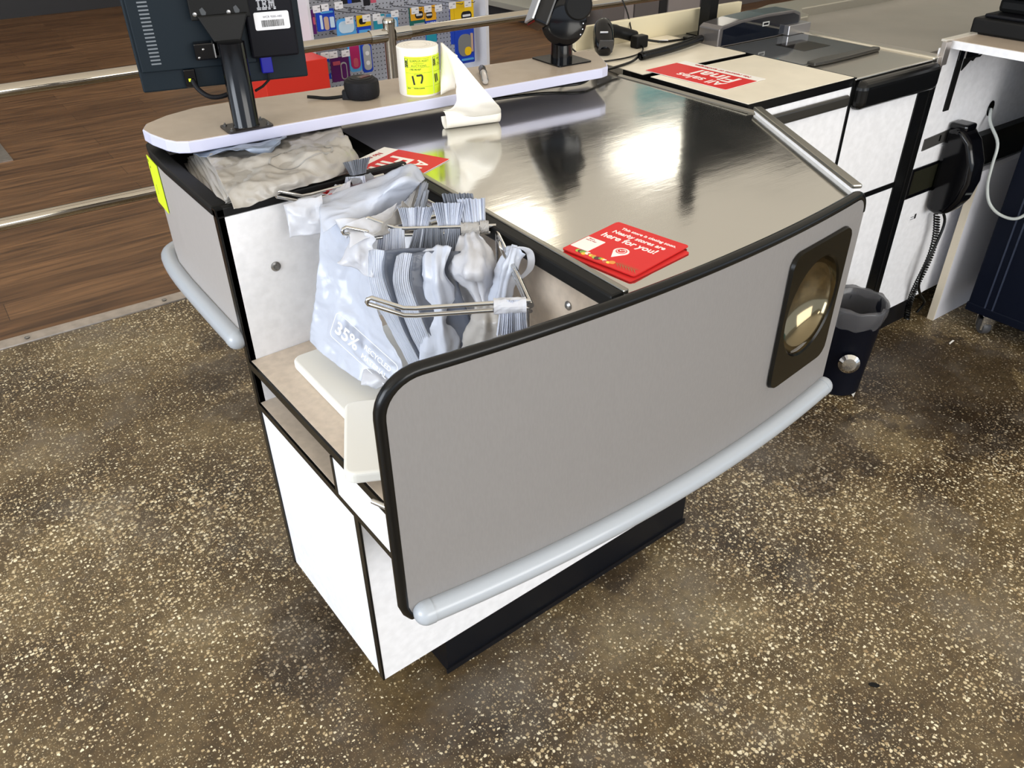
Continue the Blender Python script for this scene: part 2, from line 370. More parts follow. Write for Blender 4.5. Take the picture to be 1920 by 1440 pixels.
SKY = thing('skylight', 'large bright light panel in the ceiling beyond the checkout', 'ceiling light', (6.65, 5.95, 3.33))
MB().box(6.10, 7.30, 5.57, 6.41, 3.34, 3.40).build('frame', whitep, SKY)
MB().box(6.15, 7.25, 5.62, 6.36, 3.33, 3.34).build('diffuser', mat('skylight_diffuser', (1.0, .95, .82), .5, emit=4.2), SKY)
MB().box(4.05, 4.5, 5.2, 5.65, 3.33, 3.34).build('diffuser', MATS['skylight_diffuser'], SKY)
proto = None
for y in (-2.5, .6, 3.1, 9.3, 11.4):
    for x in (-4.2, -1.2, 1.8, 4.8, 7.8, 10.8):
        if proto is None:
            t = thing('ceiling_light', 'recessed ceiling light panel in the tiled ceiling', 'ceiling light', (x, y, 3.36), 'ceiling light panels')
            fr = MB().box(x - .62, x + .62, y - .32, y + .32, 3.37, 3.40).build('frame', lampw, t)
            df = MB().box(x - .58, x + .58, y - .28, y + .28, 3.355, 3.37).build('diffuser', lampm, t)
            proto = (t, [fr, df])
        else:
            r = proto[0].copy(); COL.objects.link(r); r.location = (x, y, 3.36)
            for c in proto[1]:
                d = c.copy(); COL.objects.link(d); d.parent = r

# ------------------------------------------------------------------ bagging stand
ST = thing('bagging_stand', 'large grey and white bagging stand with brushed steel top and curved front panel', 'checkout counter', (.9, 1.1, 0))
def yc(x): return .664 + .165 * (x - .88) ** 2
X0, X1, ZB, ZT = .347, 1.326, .503, .922
def panel_z(x):
    rt, rb = .055, .03; zt, zb = ZT, ZB
    if x - X0 < rt: zt = ZT - rt + math.sqrt(max(0, rt * rt - (rt - (x - X0)) ** 2))
    if X1 - x < .035: zt = ZT - .035 + math.sqrt(max(0, .035 ** 2 - (.035 - (X1 - x)) ** 2))
    if x - X0 < rb: zb = ZB + rb - math.sqrt(max(0, rb * rb - (rb - (x - X0)) ** 2))
    return zb, zt
xs = [X0 + .055 * (1 - math.cos(k * math.pi / 18)) for k in range(10)] + [X0 + .055 + (X1 - X0 - .09) * k / 40 for k in range(1, 41)] + [X1 - .035 + .035 * math.sin(k * math.pi / 16) for k in range(1, 9)]
TH = .017
v = []; f = []
def npan(x, off):      # offset normal to the curved panel
    s = .33 * (x - .88); l = math.hypot(1, s); return (x - off * s / l, yc(x) + off / l)
for x in xs:
    zb, zt = panel_z(x)
    o_, i_ = npan(x, 0), npan(x, TH)
    v += [(*o_, zb), (*o_, zt), (*i_, zt), (*i_, zb)]
for k in range(len(xs) - 1):
    q = k * 4
    for j in range(4): f.append((q + j, q + (j + 1) % 4, q + 4 + (j + 1) % 4, q + 4 + j))
f += [(3, 2, 1, 0), (len(v) - 4, len(v) - 3, len(v) - 2, len(v) - 1)]
FP = MB().add(v, f).build('front_panel', grey_lam, ST, smooth=35)
path = []
mx = lambda x: npan(x, TH / 2)
for x in xs[:10][::-1][::-1]:
    pass
path += [(*mx(X0 + .012), ZB + .004)]
path += [(*mx(x), panel_z(x)[0] + .001) for x in (X0 + .004,)] + [(*mx(X0), ZB + .03)] + [(*mx(X0), ZB + .03 + (ZT - ZB - .085) * k / 6) for k in range(1, 7)]
path += [(*mx(x), panel_z(x)[1]) for x in xs[1:]]
MB().tube(path, .0096, 12).build('edge_trim', blackp, ST, smooth=50)
# bumper rail on the front panel
bx = [X0 + .035 + (X1 - X0 - .055) * k / 40 for k in range(41)]
bp_ = [(*npan(x, -.008), .519) for x in bx]
BR = MB().tube(bp_, .0185, 16).build('bumper_rail', bumperm, ST, smooth=50)
def cap(pts, parent, r, name='end_cap'):
    p0, p1 = Vector(pts[0]), Vector(pts[1]); d = (p0 - p1).normalized()
    prof = [(r * 1.04, 0), (r * 1.04, .010)] + [(r * 1.04 * math.cos(a), .010 + .018 * math.sin(a)) for a in [math.radians(q) for q in range(10, 91, 10)]]
    MB().lathe(prof, p0, 20, d).build(name, bumperm, parent, smooth=60)
cap(bp_, BR, .0185); cap(bp_[::-1], BR, .0185)
# dished black plate near the far end of the panel
dx = 1.180; dz = .755
s_ = .33 * (dx - .88); tx = Vector((1, s_, 0)).normalized(); nn = Vector((s_, -1, 0)).normalized()
pc = Vector((dx, yc(dx), dz)) + nn * .001
fm = Matrix((tx, Vector((0, 0, 1)), nn)).transposed().to_4x4(); fm.translation = pc
Rr = .083
out = rrect(-.097, .097, -.140, .128, .024, 8); n_o = len(out)
# ring plate: outer outline joined to the circular rim
NA = 96; ang = [2 * math.pi * k / NA for k in range(NA)]
def ray_poly(a_):      # where a ray from the centre meets the rounded outline
    d = Vector((math.cos(a_), math.sin(a_))); best = None
    for k in range(len(out)):
        p, q = Vector(out[k]), Vector(out[(k + 1) % len(out)]); e = q - p; den = d.x * e.y - d.y * e.x
        if abs(den) < 1e-12: continue
        t = (p.x * e.y - p.y * e.x) / den; s = (p.x * d.y - p.y * d.x) / den
        if t > 0 and -1e-6 <= s <= 1 + 1e-6: best = (d.x * t, d.y * t)
    return best
out = [ray_poly(a_) for a_ in ang]; n_o = NA
mb = MB(fm); vv = []; ff = []
for (x, y), a_ in zip(out, ang):
    cx, cy = Rr * math.cos(a_), Rr * math.sin(a_) * 1.12
    vv += [(x, y, 0), (x * .985, y * .985, .006), (cx * 1.04, cy * 1.04, .006), (cx, cy, .003)]
for k in range(n_o):
    q = k * 4; w = ((k + 1) % n_o) * 4
    for j in range(3): ff.append((q + j, q + j + 1, w + j + 1, w + j))
mb.add(vv, ff); PL = mb.build('speaker_plate', mat('bronze_black_plate', (.004, .003, .0012), .22, spec=.2), ST, smooth=30)
mb = MB(fm); vv = []; ff = []; K = 10
for (x, y), a_ in zip(out, ang):
    for j in range(K + 1):
        t = j / K * math.pi / 2
        vv.append((Rr * math.cos(t) * math.cos(a_), Rr * 1.12 * math.cos(t) * math.sin(a_), .003 - .052 * math.sin(t)))
for k in range(n_o):
    q = k * (K + 1); w = ((k + 1) % n_o) * (K + 1)
    for j in range(K): ff.append((q + j, q + j + 1, w + j + 1, w + j))
mb.add(vv, ff); dish = mb.build('dish', mat('bronze_mirror_dish', (.19, .155, .095), .10, .95), PL, smooth=60)
cut = MB(fm).lathe([(Rr * 1.10, -.05), (Rr * 1.10, .05)], (0, 0, 0), 64).build('cutter', blackm)
bo = FP.modifiers.new('hole', 'BOOLEAN'); bo.operation = 'DIFFERENCE'; bo.object = cut; bo.solver = 'EXACT'
dgx = bpy.context.evaluated_depsgraph_get(); nm_ = bpy.data.meshes.new_from_object(FP.evaluated_get(dgx)); FP.modifiers.clear(); FP.data = nm_; FP.data.name = 'front_panel'
bpy.data.objects.remove(cut)
# lower cabinet
MB().box(.387, 1.25, .927, 1.318, .095, .522).build('lower_cabinet', white_lam, ST)
MB().box(.385, .389, .9262, .941, .095, .522).build('corner_edging', blackp, ST)
MB().box(.384, .398, 1.318, 1.332, .095, .935).build('edge_strip', blackp, ST)
MB().box(.388, .76, 1.318, 1.335, .095, .918).build('side_wall', white_lam, ST)
MB().box(.530, 1.245, .926, 1.30, .0, .0949).build('kick_base', kickm, ST)
MB().box(.526, 1.250, .922, .926, .0, .014).build('kick_trim', rubber, ST)
MB().box(.384, .72, .735, 1.3175, .522, .536).build('lower_shelf', blackp, ST)
MB().box(.3885, .72, .994, 1.3175, .536, .5375).build('slot_floor', beige_lam, ST)
MB().box(.384, .70, .735, .990, .5365, .6155).build('side_box', white_lam, ST)
MB().box(.3825, .70, .9865, .9945, .5365, .6155).build('slot_divider', blackp, ST)
MB().box(.70, .72, .735, 1.3175, .5365, .6155).build('slot_back', white_lam, ST)
MB().prism([(.384, .730), (.50, .714), (.72, .695), (.72, 1.3175), (.384, 1.3175)], .6160, .6330).build('bag_shelf', blackp, ST)
MB().prism([(.3885, .730), (.50, .7145), (.72, .6955), (.72, 1.3170), (.3885, 1.3170)], .6330, .6345).build('shelf_top', beige_lam, ST)
# divider wall between bag bay and steel top
DV = MB().hexa([(.718, .692, .634), (.735, .692, .634), (.770, 1.318, .634), (.753, 1.318, .634)], [(.718, .692, .906), (.735, .692, .906), (.770, 1.318, .906), (.753, 1.318, .906)]).build('divider_wall', beige_lam, ST)
MB().hexa([(.697, .690, .906), (.722, .690, .906), (.754, 1.322, .906), (.728, 1.322, .906)], [(.699, .690, .929), (.722, .690, .929), (.754, 1.322, .929), (.730, 1.322, .929)]).build('divider_trim', blackm, ST, bev=.004)
MB().hexa([(.722, .690, .912), (.732, .690, .912), (.764, 1.322, .912), (.754, 1.322, .912)], [(.722, .690, .930), (.732, .690, .930), (.764, 1.322, .930), (.754, 1.322, .930)]).build('steel_edge', rimst, ST, bev=.002)
for q in ((.7245, .805, .857), ):
    MB().lathe([(.0075, 0), (.0075, .002), (.004, .005), (0, .0055)], (q[0], q[1], q[2]), 16, (-1, .05, 0)).build('bolt', screwm, ST, smooth=40)
KN = MB().lathe([(.009, 0), (.009, .003), (.006, .004), (.006, .0025), (.003, .0025), (.003, .005), (0, .005)], (.469, 1.3178, .806), 24, (0, -1, 0)).build('lock', screwm, ST, smooth=40)
# steel top
st = [(.733, .692)] + [(npan(x, .0175)) for x in [.735 + (1.30 - .735) * k / 14 for k in range(1, 15)]] + [(1.335, .735), (1.568, 1.128), (1.568, 1.79), (.79, 1.79), (.765, 1.318)]
MB().prism(st, .895, .9185).build('steel_top', steelm, ST)
MB().box(.74, 1.30, .735, 1.62, .53, .894).build('carcass', white_lam, ST)
MB().box(1.30, 1.545, 1.15, 1.60, .10, .894).build('carcass', white_lam, ST)
# diagonal upstand and its steel rim
d0 = Vector((1.322, .712, 0)); d1 = Vector((1.584, 1.136, 0)); dd = (d1 - d0).normalized(); dn = Vector((-dd.y, dd.x, 0))
def wall(p, q, n, t, z0, z1, z0b=None, z1b=None):
    p, q = Vector(p), Vector(q); z0b = z0 if z0b is None else z0b; z1b = z1 if z1b is None else z1b
    c = [p, q, q + n * t, p + n * t]; zs0 = [z0, z0b, z0b, z0]; zs1 = [z1, z1b, z1b, z1]
    return MB().hexa([(k.x, k.y, s) for k, s in zip(c, zs0)], [(k.x, k.y, s) for k, s in zip(c, zs1)])
wall(d0, d1, dn, .012, .54, .926).build('diagonal_upstand', white_lam, ST)
wall(d0 - dn * .004, d1 - dn * .004, dn, .020, .926, .934).build('upstand_rim', rimst, ST, bev=.003)
MB().hexa([(1.569, 1.128, .90), (1.585, 1.128, .90), (1.580, 1.585, .90), (1.569, 1.585, .90)], [(1.569, 1.128, .9205), (1.580, 1.128, .9245), (1.580, 1.585, .9245), (1.569, 1.585, .9205)]).build('end_rim', rimst, ST, bev=.002)
# dark back wall carrying the raised shelf
wall((.76, 1.775, 0), (1.56, 1.700, 0), Vector((0, 1, 0)), .015, .9187, .9536).build('back_wall', blackm, ST)
wall((.44, 1.778, 0), (.76, 1.778, 0), Vector((0, 1, 0)), .015, .90, .9536).build('back_wall', blackm, ST)
# left end: panel, trim and bumper
lp = [(.386, 1.335), (.388, 1.45), (.391, 1.60), (.397, 1.70), (.408, 1.755), (.432, 1.79), (.47, 1.80), (.74, 1.80)]
lpi = [(x + .018, y) if i < 5 else (x, y - .018) for i, (x, y) in enumerate(lp)]; lpi[5] = (.446, 1.776); lpi[4] = (.425, 1.750)
def strip(outer, inner, z0, z1):
    m = MB(); n = len(outer)
    for k in range(n - 1):
        m.hexa([(*outer[k], z0), (*outer[k + 1], z0), (*inner[k + 1], z0), (*inner[k], z0)], [(*outer[k], z1), (*outer[k + 1], z1), (*inner[k + 1], z1), (*inner[k], z1)])
    return m
LP = strip(lp, lpi, .665, .918).build('end_panel', mat('warm_grey_laminate', (0.40, 0.375, 0.36), .45, var=.04, vscale=200, stretch=(1, 1, .3)), ST)
lpi2 = [(x + .028, y) if i < 5 else (x, y - .028) for i, (x, y) in enumerate(lp)]; lpi2[5] = (.452, 1.768); lpi2[4] = (.432, 1.745)
lp2 = [(x - .003, y) for x, y in lp]
strip(lp2, lpi2, .918, .935).build('end_trim', blackm, ST, bev=.004)
MB().box(.384, .76, 1.318, 1.334, .918, .935).build('end_trim', blackm, ST, bev=.003)
MB().prism([(.405, 1.336), (.80, 1.336), (.80, 1.79), (.45, 1.79), (.415, 1.72), (.405, 1.60)], .883, .8945).build('tray_floor', blackm, ST)
bl = [(x - .010, y, .678) for x, y in [(.386, 1.345), (.387, 1.45), (.390, 1.60), (.395, 1.69)]] + [(.392, 1.745, .678), (.402, 1.785, .678), (.425, 1.808, .678), (.46, 1.812, .678), (.62, 1.812, .678)]
bls = spline(bl, 40)
BL = MB().tube(bls, .0185, 16).build('bumper_rail', bumperm, ST, smooth=50); cap(bls, BL, .0185)
# yellow lot sticker on the end panel
SK = MB().hexa([(.3850, 1.655, .815), (.3870, 1.745, .815), (.3880, 1.745, .815), (.3860, 1.655, .815)], [(.3845, 1.655, .922), (.3865, 1.745, .922), (.3875, 1.745, .922), (.3855, 1.655, .922)])
SK = MB().box(0, .001, -.040, .040, 0, .100)
SK.xf = None
sk = MB(Matrix.Translation((.4005, 1.70, .817)) @ Matrix.Rotation(math.radians(-4), 4, 'Z')).box(-.006, -.0045, -.040, .040, 0, .100).build('lot_sticker', yellow, ST)
ft = frame((.3965, 1.735, .905), (.05, -1, 0), (0, 0, 1))
text('SURPLUS ASSET', ft, .0085, textk, sk); text('AUCTIONS', frame((.3960, 1.728, .893), (.05, -1, 0), (0, 0, 1)), .009, textk, sk)
text('17', frame((.3952, 1.72, .842), (.05, -1, 0), (0, 0, 1)), .030, textk, sk, bold=.0004)

# ------------------------------------------------------------------ raised shelf
# the shelf and the things on it are scaled up about the camera
SHELF_CAM_SCALE = Matrix.Translation((0, 0, -.1421)) @ Matrix.Diagonal((1.098, 1.098, 1.098, 1)); G = SHELF_CAM_SCALE
sp = [(1.300, 1.360), (1.322, 1.366), (1.338, 1.385), (1.405, 1.497), (1.398, 1.512), (1.355, 1.519), (1.038, 1.561), (.688, 1.608), (.55, 1.630), (.48, 1.634), (.42, 1.615), (.375, 1.585), (.360, 1.555), (.362, 1.520), (.372, 1.470), (.383, 1.445), (.400, 1.433), (.420, 1.430)]
SH = thing('raised_shelf', 'long narrow taupe shelf with pale lilac edging raised behind the steel top', 'shelf', (.85, 1.49, .998))
MB().prism(sp, .998, 1.0185).build('shelf_edging', shelfedge, SH, bev=.002)
cx_, cy_ = .85, 1.50
ins = [(cx_ + (x - cx_) * .9965, cy_ + (y - cy_) * .975) for x, y in sp]
MB().prism(ins, 1.0180, 1.0195).build('shelf_surface', taupe_lam, SH)
ZS = 1.0195

# ------------------------------------------------------------------ monitor on its post
MN = thing('monitor', 'black flat monitor seen from behind on a thick black post on the raised shelf', 'monitor', (.512, 1.448, ZS))
rz = Matrix.Translation((.512, 1.448, ZS)) @ Matrix.Rotation(math.radians(-3), 4, 'Z')
MB(rz).prism(rrect(-.041, .041, -.0275, .0275, .006, 3), 0, .003).build('base_plate', mat('dark_plate', (.02, .016, .016), .35), MN)
for sx, sy in ((-.033, -.019), (.033, -.019), (-.033, .019), (.033, .019)):
    p = rz @ Vector((sx, sy, .003)); MB().lathe([(.0035, 0), (.0035, .002), (.0015, .003), (.0015, .005), (0, .005)], p, 8).build('bolt', screwm, MN, smooth=30)
MB().lathe([(.0235, 0), (.0225, .002), (.0225, .140), (.021, .1405)], (.512, 1.448, ZS + .003), 32).build('post', blackg, MN, smooth=40)
# monitor frame: u along the back, z up, w toward the camera
mo = Vector((.377, 1.549, 1.080)); mu = Vector((.965, -.262, 0)).normalized(); mw = Vector((mu.y, -mu.x, 0))
MM = Matrix((mu, Vector((0, 0, 1)), -mw)).transposed().to_4x4(); MM.translation = mo     # local (u, z, depth away)
def mmb(): return MB(MM)
mmb().box(0, .288, 0, .250, .0, .022).build('bezel', housing, MN, bev=.003)
mmb().box(.006, .200, .034, .250, -.006, .0).build('back_cover', housing, MN, bev=.002)
HS = mmb().box(.192, .275, .043, .250, -.020, .0).build('electronics_box', housing2, MN, bev=.004)
ventm = mat('vent_grey', (.16, .18, .20), .6)
vb = mmb()
for k in range(34):
    z = .046 + k * .0061; vb.box(.024, .040, z, z + .0024, -.0066, -.0058)
vb.build('vent_slots', ventm, MN)
mmb().box(.103, .200, .114, .250, -.030, -.006).build('mount_plate', blackm, MN, bev=.002)
for u in (.110, .165):
    MB(MM).lathe([(.0035, 0), (.0035, .002), (0, .003)], (u, .124, -.030), 10, (0, 0, -1)).build('screw', screwm, MN, smooth=30)
    mmb().prism([(u + .010, .124), (u + .015, .116), (u + .019, .126), (u + .014, .134), (u + .009, .131)], -.0308, -.030).build('keyhole', mat('keyhole_grey' , (.05, .055, .06), .5), MN)
mmb().hexa([(.132, .080, -.046), (.176, .080, -.046), (.176, .080, -.020), (.132, .080, -.020)], [(.112, .122, -.036), (.196, .122, -.036), (.196, .122, -.012), (.112, .122, -.012)]).build('neck', blackm, MN, bev=.003)
mmb().box(.130, .174, .058, .061, -.052, -.020).build('bracket', blackm, MN)
mmb().box(.128, .130, .058, .080, -.053, -.020).build('bracket_side', screwm, MN)
mmb().box(.174, .176, .058, .080, -.053, -.020).build('bracket_side', screwm, MN)
mmb().box(.097, .134, .050, .078, -.028, -.006).build('lever_block', blackg, MN, bev=.003)
for a, z in ((.103, .055), (.112, .068)): MB(MM).lathe([(.002, 0), (.002, .001), (0, .002)], (a, z, -.028), 8, (0, 0, -1)).build('screw', screwm, MN)
p = MM @ Vector((.150, .060, -.040)); MB().lathe([(.005, 0), (.005, .004), (.0025, .0045), (.0025, .012), (.004, .013), (.004, .017), (0, .018)], (p.x, p.y, p.z + .006), 10).build('bolt', screwm, MN, smooth=30)
mmb().box(.205, .225, .016, .046, -.016, -.004).build('blue_plug', bluep, MN, bev=.002)
MB().tube([MM @ Vector(q) for q in ((.215, .016, -.010), (.214, .004, -.014), (.200, -.002, -.03), (.185, -.006, -.04))], .0022, 8).build('cable', rubber, MN, smooth=60)
mmb().box(.072, .092, .004, .034, -.010, -.004).build('socket', blackg, MN, bev=.002)
mmb().box(.078, .082, .014, .019, -.0115, -.010).build('socket_label', yellow, MN)
MB().tube(spline([MM @ Vector(q) for q in ((.084, .016, -.010), (.090, .002, -.018), (.105, -.010, -.028), (.125, -.012, -.030), (.150, -.006, -.028))], 16), .0042, 10).build('cable', rubber, MN, smooth=60)
LB = MB(MM).prism(rrect(.206, .266, .089, .118, .003, 3), -.0208, -.0200).build('asset_label', mat('label_white', (.85, .85, .88), .4), MN)
bb = mmb(); x = .2175
random.seed(3)
while x < .255:
    w = random.choice((.0005, .0008, .0012)); bb.box(x, x + w, .094, .105, -.0212, -.0208); x += w + random.choice((.0006, .0009))
bb.build('barcode', textk, LB)
text('WCR 9205-A82', MM @ frame((.221, .1085, -.0212), (1, 0, 0), (0, 1, 0)) , .0050, mat('grey_ink', (.25, .25, .28), .6), LB)
# striped IBM letters
tb = mmb()
def bars(x0, rows):
    for r, segs in enumerate(rows):
        z = .1385 - r * .0024
        for a_, b_ in segs: tb.box(x0 + a_ * .001, x0 + b_ * .001, z, z + .0014, -.0208, -.0200)
bars(.214, [[(0, 7)], [(0, 7)], [(2, 5)], [(2, 5)], [(2, 5)], [(2, 5)], [(0, 7)], [(0, 7)]])
bars(.2225, [[(0, 8)], [(0, 9)], [(1.5, 4), (6.5, 9)], [(1.5, 8)], [(1.5, 8)], [(1.5, 4), (6.5, 9)], [(0, 9)], [(0, 8)]])
bars(.233, [[(0, 4), (9, 13)], [(0, 5), (8, 13)], [(1.5, 6), (7, 11.5)], [(1.5, 11.5)], [(1.5, 4), (5, 8), (9, 11.5)], [(1.5, 4), (5.5, 7.5), (9, 11.5)], [(0, 4), (6, 7), (9, 13)], [(0, 4), (9, 13)]])
tb.build('lettering', mat('silver_ink', (.55, .56, .60), .4), HS)

# ------------------------------------------------------------------ tape measure, label roll, marker
TM = thing('tape_measure', 'round black tape measure with a strap lying beside the yellow label roll', 'tape measure', (.770, 1.492, ZS))
tc_ = (.770, 1.488, ZS)
MB().lathe([(.028, 0), (.033, .003), (.0345, .010), (.0345, .026), (.033, .033), (.028, .036), (.027, .0375), (0, .0375)], tc_, 40).build('body', rubber, TM, smooth=35)
MB().lathe([(.022, .0372), (.021, .039), (0, .0392)], tc_, 32).build('face_disc', blackm, TM, smooth=35)
MB(Matrix.Translation((.776, 1.486, ZS + .0385)) @ Matrix.Rotation(.3, 4, 'Z')).box(-.014, .012, -.006, .007, 0, .0016).build('sticker', mat('dark_red_sticker', (.09, .02, .02), .3), TM)
MB(Matrix.Translation((.776, 1.486, ZS + .0385)) @ Matrix.Rotation(.3, 4, 'Z')).box(-.017, -.010, -.004, .006, .0003, .0022).box(.010, .018, -.004, .006, .0003, .0022).build('foil_tab', chrome, TM)
MB().hexa([(.728, 1.495, ZS), (.742, 1.482, ZS), (.750, 1.496, ZS), (.738, 1.510, ZS)], [(.730, 1.497, ZS + .017), (.741, 1.486, ZS + .017), (.748, 1.496, ZS + .017), (.738, 1.508, ZS + .017)]).build('hook_block', rubber, TM, bev=.002)
stp = spline([(.735, 1.498, ZS + .006), (.720, 1.510, ZS + .0035), (.704, 1.520, ZS + .003), (.690, 1.535, ZS + .004), (.676, 1.541, ZS + .006)], 16)
m = MB()
m.tube(stp, .0032, 8).build('strap', blackm, TM, smooth=60)

LR = thing('label_roll', 'fat roll of fluorescent yellow auction labels with an unrolled white tail', 'label roll', (.880, 1.452, ZS))
rc = (.880, 1.449, ZS); RR = .0415
MB().lathe([(.0130, .090), (RR - .002, .0905), (RR, .0885), (RR, .002), (RR - .001, 0), (.0130, 0), (.0130, .090)], rc, 64).build('paper_roll', papert, LR, smooth=30)
MB().lathe([(.0115, .0895), (.0130, .0900), (.0130, .001), (.0115, .001), (.0115, .0895)], rc, 32).build('core', mat('card_core', (.35, .28, .22), .8), LR, smooth=30)
swirl = MB()
for r_ in (.020, .026, .032, .037):
    swirl.tube([(rc[0] + r_ * math.cos(a), rc[1] + r_ * math.sin(a), ZS + .0904) for a in [2 * math.pi * k / 48 for k in range(48)]], .0002, 4, closed=True)
swirl.build('winding_lines', mat('winding_grey', (.5, .45, .4), .6), LR)
base_a = math.atan2(-1.449, -.880)
def cyl_patch(a0, a1, z0, z1, r, n=24):
    m = MB(); vs = []
    for k in range(n + 1):
        a = a0 + (a1 - a0) * k / n
        for z in (z0, z1): vs.append((rc[0] + r * math.cos(a), rc[1] + r * math.sin(a), ZS + z))
    m.add(vs, [(k * 2, k * 2 + 2, k * 2 + 3, k * 2 + 1) for k in range(n)]); return m
def bend_text(s, a0, z, size, mt, parent, bold=0, sp=1.0):
    o = text(s, SHELF_CAM_SCALE.inverted(), size, mt, parent, bold=bold, spacing=sp, depth=0)
    me = o.data; c = Vector(o.location)
    for q in me.vertices:
        p = q.co + c; a = a0 + p.x / RR; q.co = G @ Vector((rc[0] + (RR + .0008) * math.cos(a), rc[1] + (RR + .0008) * math.sin(a), ZS + z + p.y))
    o.location = (0, 0, 0); return o
Y1 = cyl_patch(base_a - .68, base_a + .70, .004, .076, RR + .0004).build('yellow_label', yellow, LR, smooth=60)
Y2 = cyl_patch(base_a + .73, base_a + 1.45, .004, .076, RR + .0004).build('yellow_label', yellow, LR, smooth=60)
def lbl(par, a0, full):
    bx_ = MB()
    def ln(aa, ab, z0, z1):
        n = 10; vs = []
        for k in range(n + 1):
            a = aa + (ab - aa) * k / n
            for z in (z0, z1): vs.append((rc[0] + (RR + .0009) * math.cos(a), rc[1] + (RR + .0009) * math.sin(a), ZS + z))
        bx_.add(vs, [(k * 2, k * 2 + 2, k * 2 + 3, k * 2 + 1) for k in range(n)])
    L_ = 1.30 if full else .62
    ln(a0, a0 + .02, .056, .073); ln(a0 + .14, a0 + .16, .056, .073); ln(a0, a0 + .16, .056, .0565); ln(a0, a0 + .16, .0725, .073)
    ln(a0 + .20, a0 + min(1.20, L_), .0725, .0729); ln(a0 + .20, a0 + min(1.20, L_), .0562, .0566)
    ln(a0 + .02, a0 + L_, .046, .0463); ln(a0 + .02, a0 + L_, .0195, .0198)
    bx_.build('label_rules', textk, par)
    bend_text('SURPLUS ASSET'[:13 if full else 4], a0 + .26, .0665, .0052, textk, par, sp=1.05)
    bend_text('MANAGEMENT'[:10 if full else 3], a0 + .42, .0628, .0026, textk, par, sp=1.3)
    bend_text('AUCTIONS'[:8 if full else 2], a0 + .32, .0575, .0054, textk, par, sp=1.15)
    if full:
        bend_text('(602) 242-4239', a0 + .24, .0515, .0036, textk, par, bold=.0001)
        bend_text('LOT NUMBER', a0 + .42, .0425, .0026, textk, par)
        bend_text('PIECE        BIDDER NUMBER', a0 + .06, .0162, .0028, textk, par, bold=.0001)
    o = text('SAM', SHELF_CAM_SCALE.inverted() @ Matrix.Rotation(math.pi / 2, 4, 'Z'), .0060, textk, par, bold=.0003, depth=0); me = o.data; c = Vector(o.location)
    for q in me.vertices:
        p = q.co + c; a = a0 + .125 + p.x / RR; q.co = G @ Vector((rc[0] + (RR + .001) * math.cos(a), rc[1] + (RR + .001) * math.sin(a), ZS + .0575 + p.y))
    o.location = (0, 0, 0)
lbl(Y1, base_a - .66, True); lbl(Y2, base_a + .75, False)
def stroke(pts, w, par):      # marker strokes on the roll: (arc length, z)
    P = spline([(x, z, 0) for x, z in pts], 14); m = MB(); vs = []
    for i, p in enumerate(P):
        d = (P[min(i + 1, 14)] - P[max(i - 1, 0)]).normalized(); n = Vector((-d.y, d.x, 0)) * w / 2
        for s in (-1, 1):
            q = p + n * s; a = base_a + q.x / RR; vs.append((rc[0] + (RR + .0012) * math.cos(a), rc[1] + (RR + .0012) * math.sin(a), ZS + q.y))
    m.add(vs, [(k * 2, k * 2 + 1, k * 2 + 3, k * 2 + 2) for k in range(14)]).build('handwritten_number', textk, par)
stroke([(-.0130, .041), (-.0115, .033), (-.0100, .024)], .0034, Y1)
stroke([(-.0050, .0415), (.0000, .0415), (.0050, .0420), (.0060, .036), (.0030, .0265)], .0032, Y1)
stroke([(.0345, .041), (.0350, .033), (.0362, .025)], .0030, Y2)
stroke([(.0395, .041), (.0400, .034), (.0415, .026)], .0030, Y2)
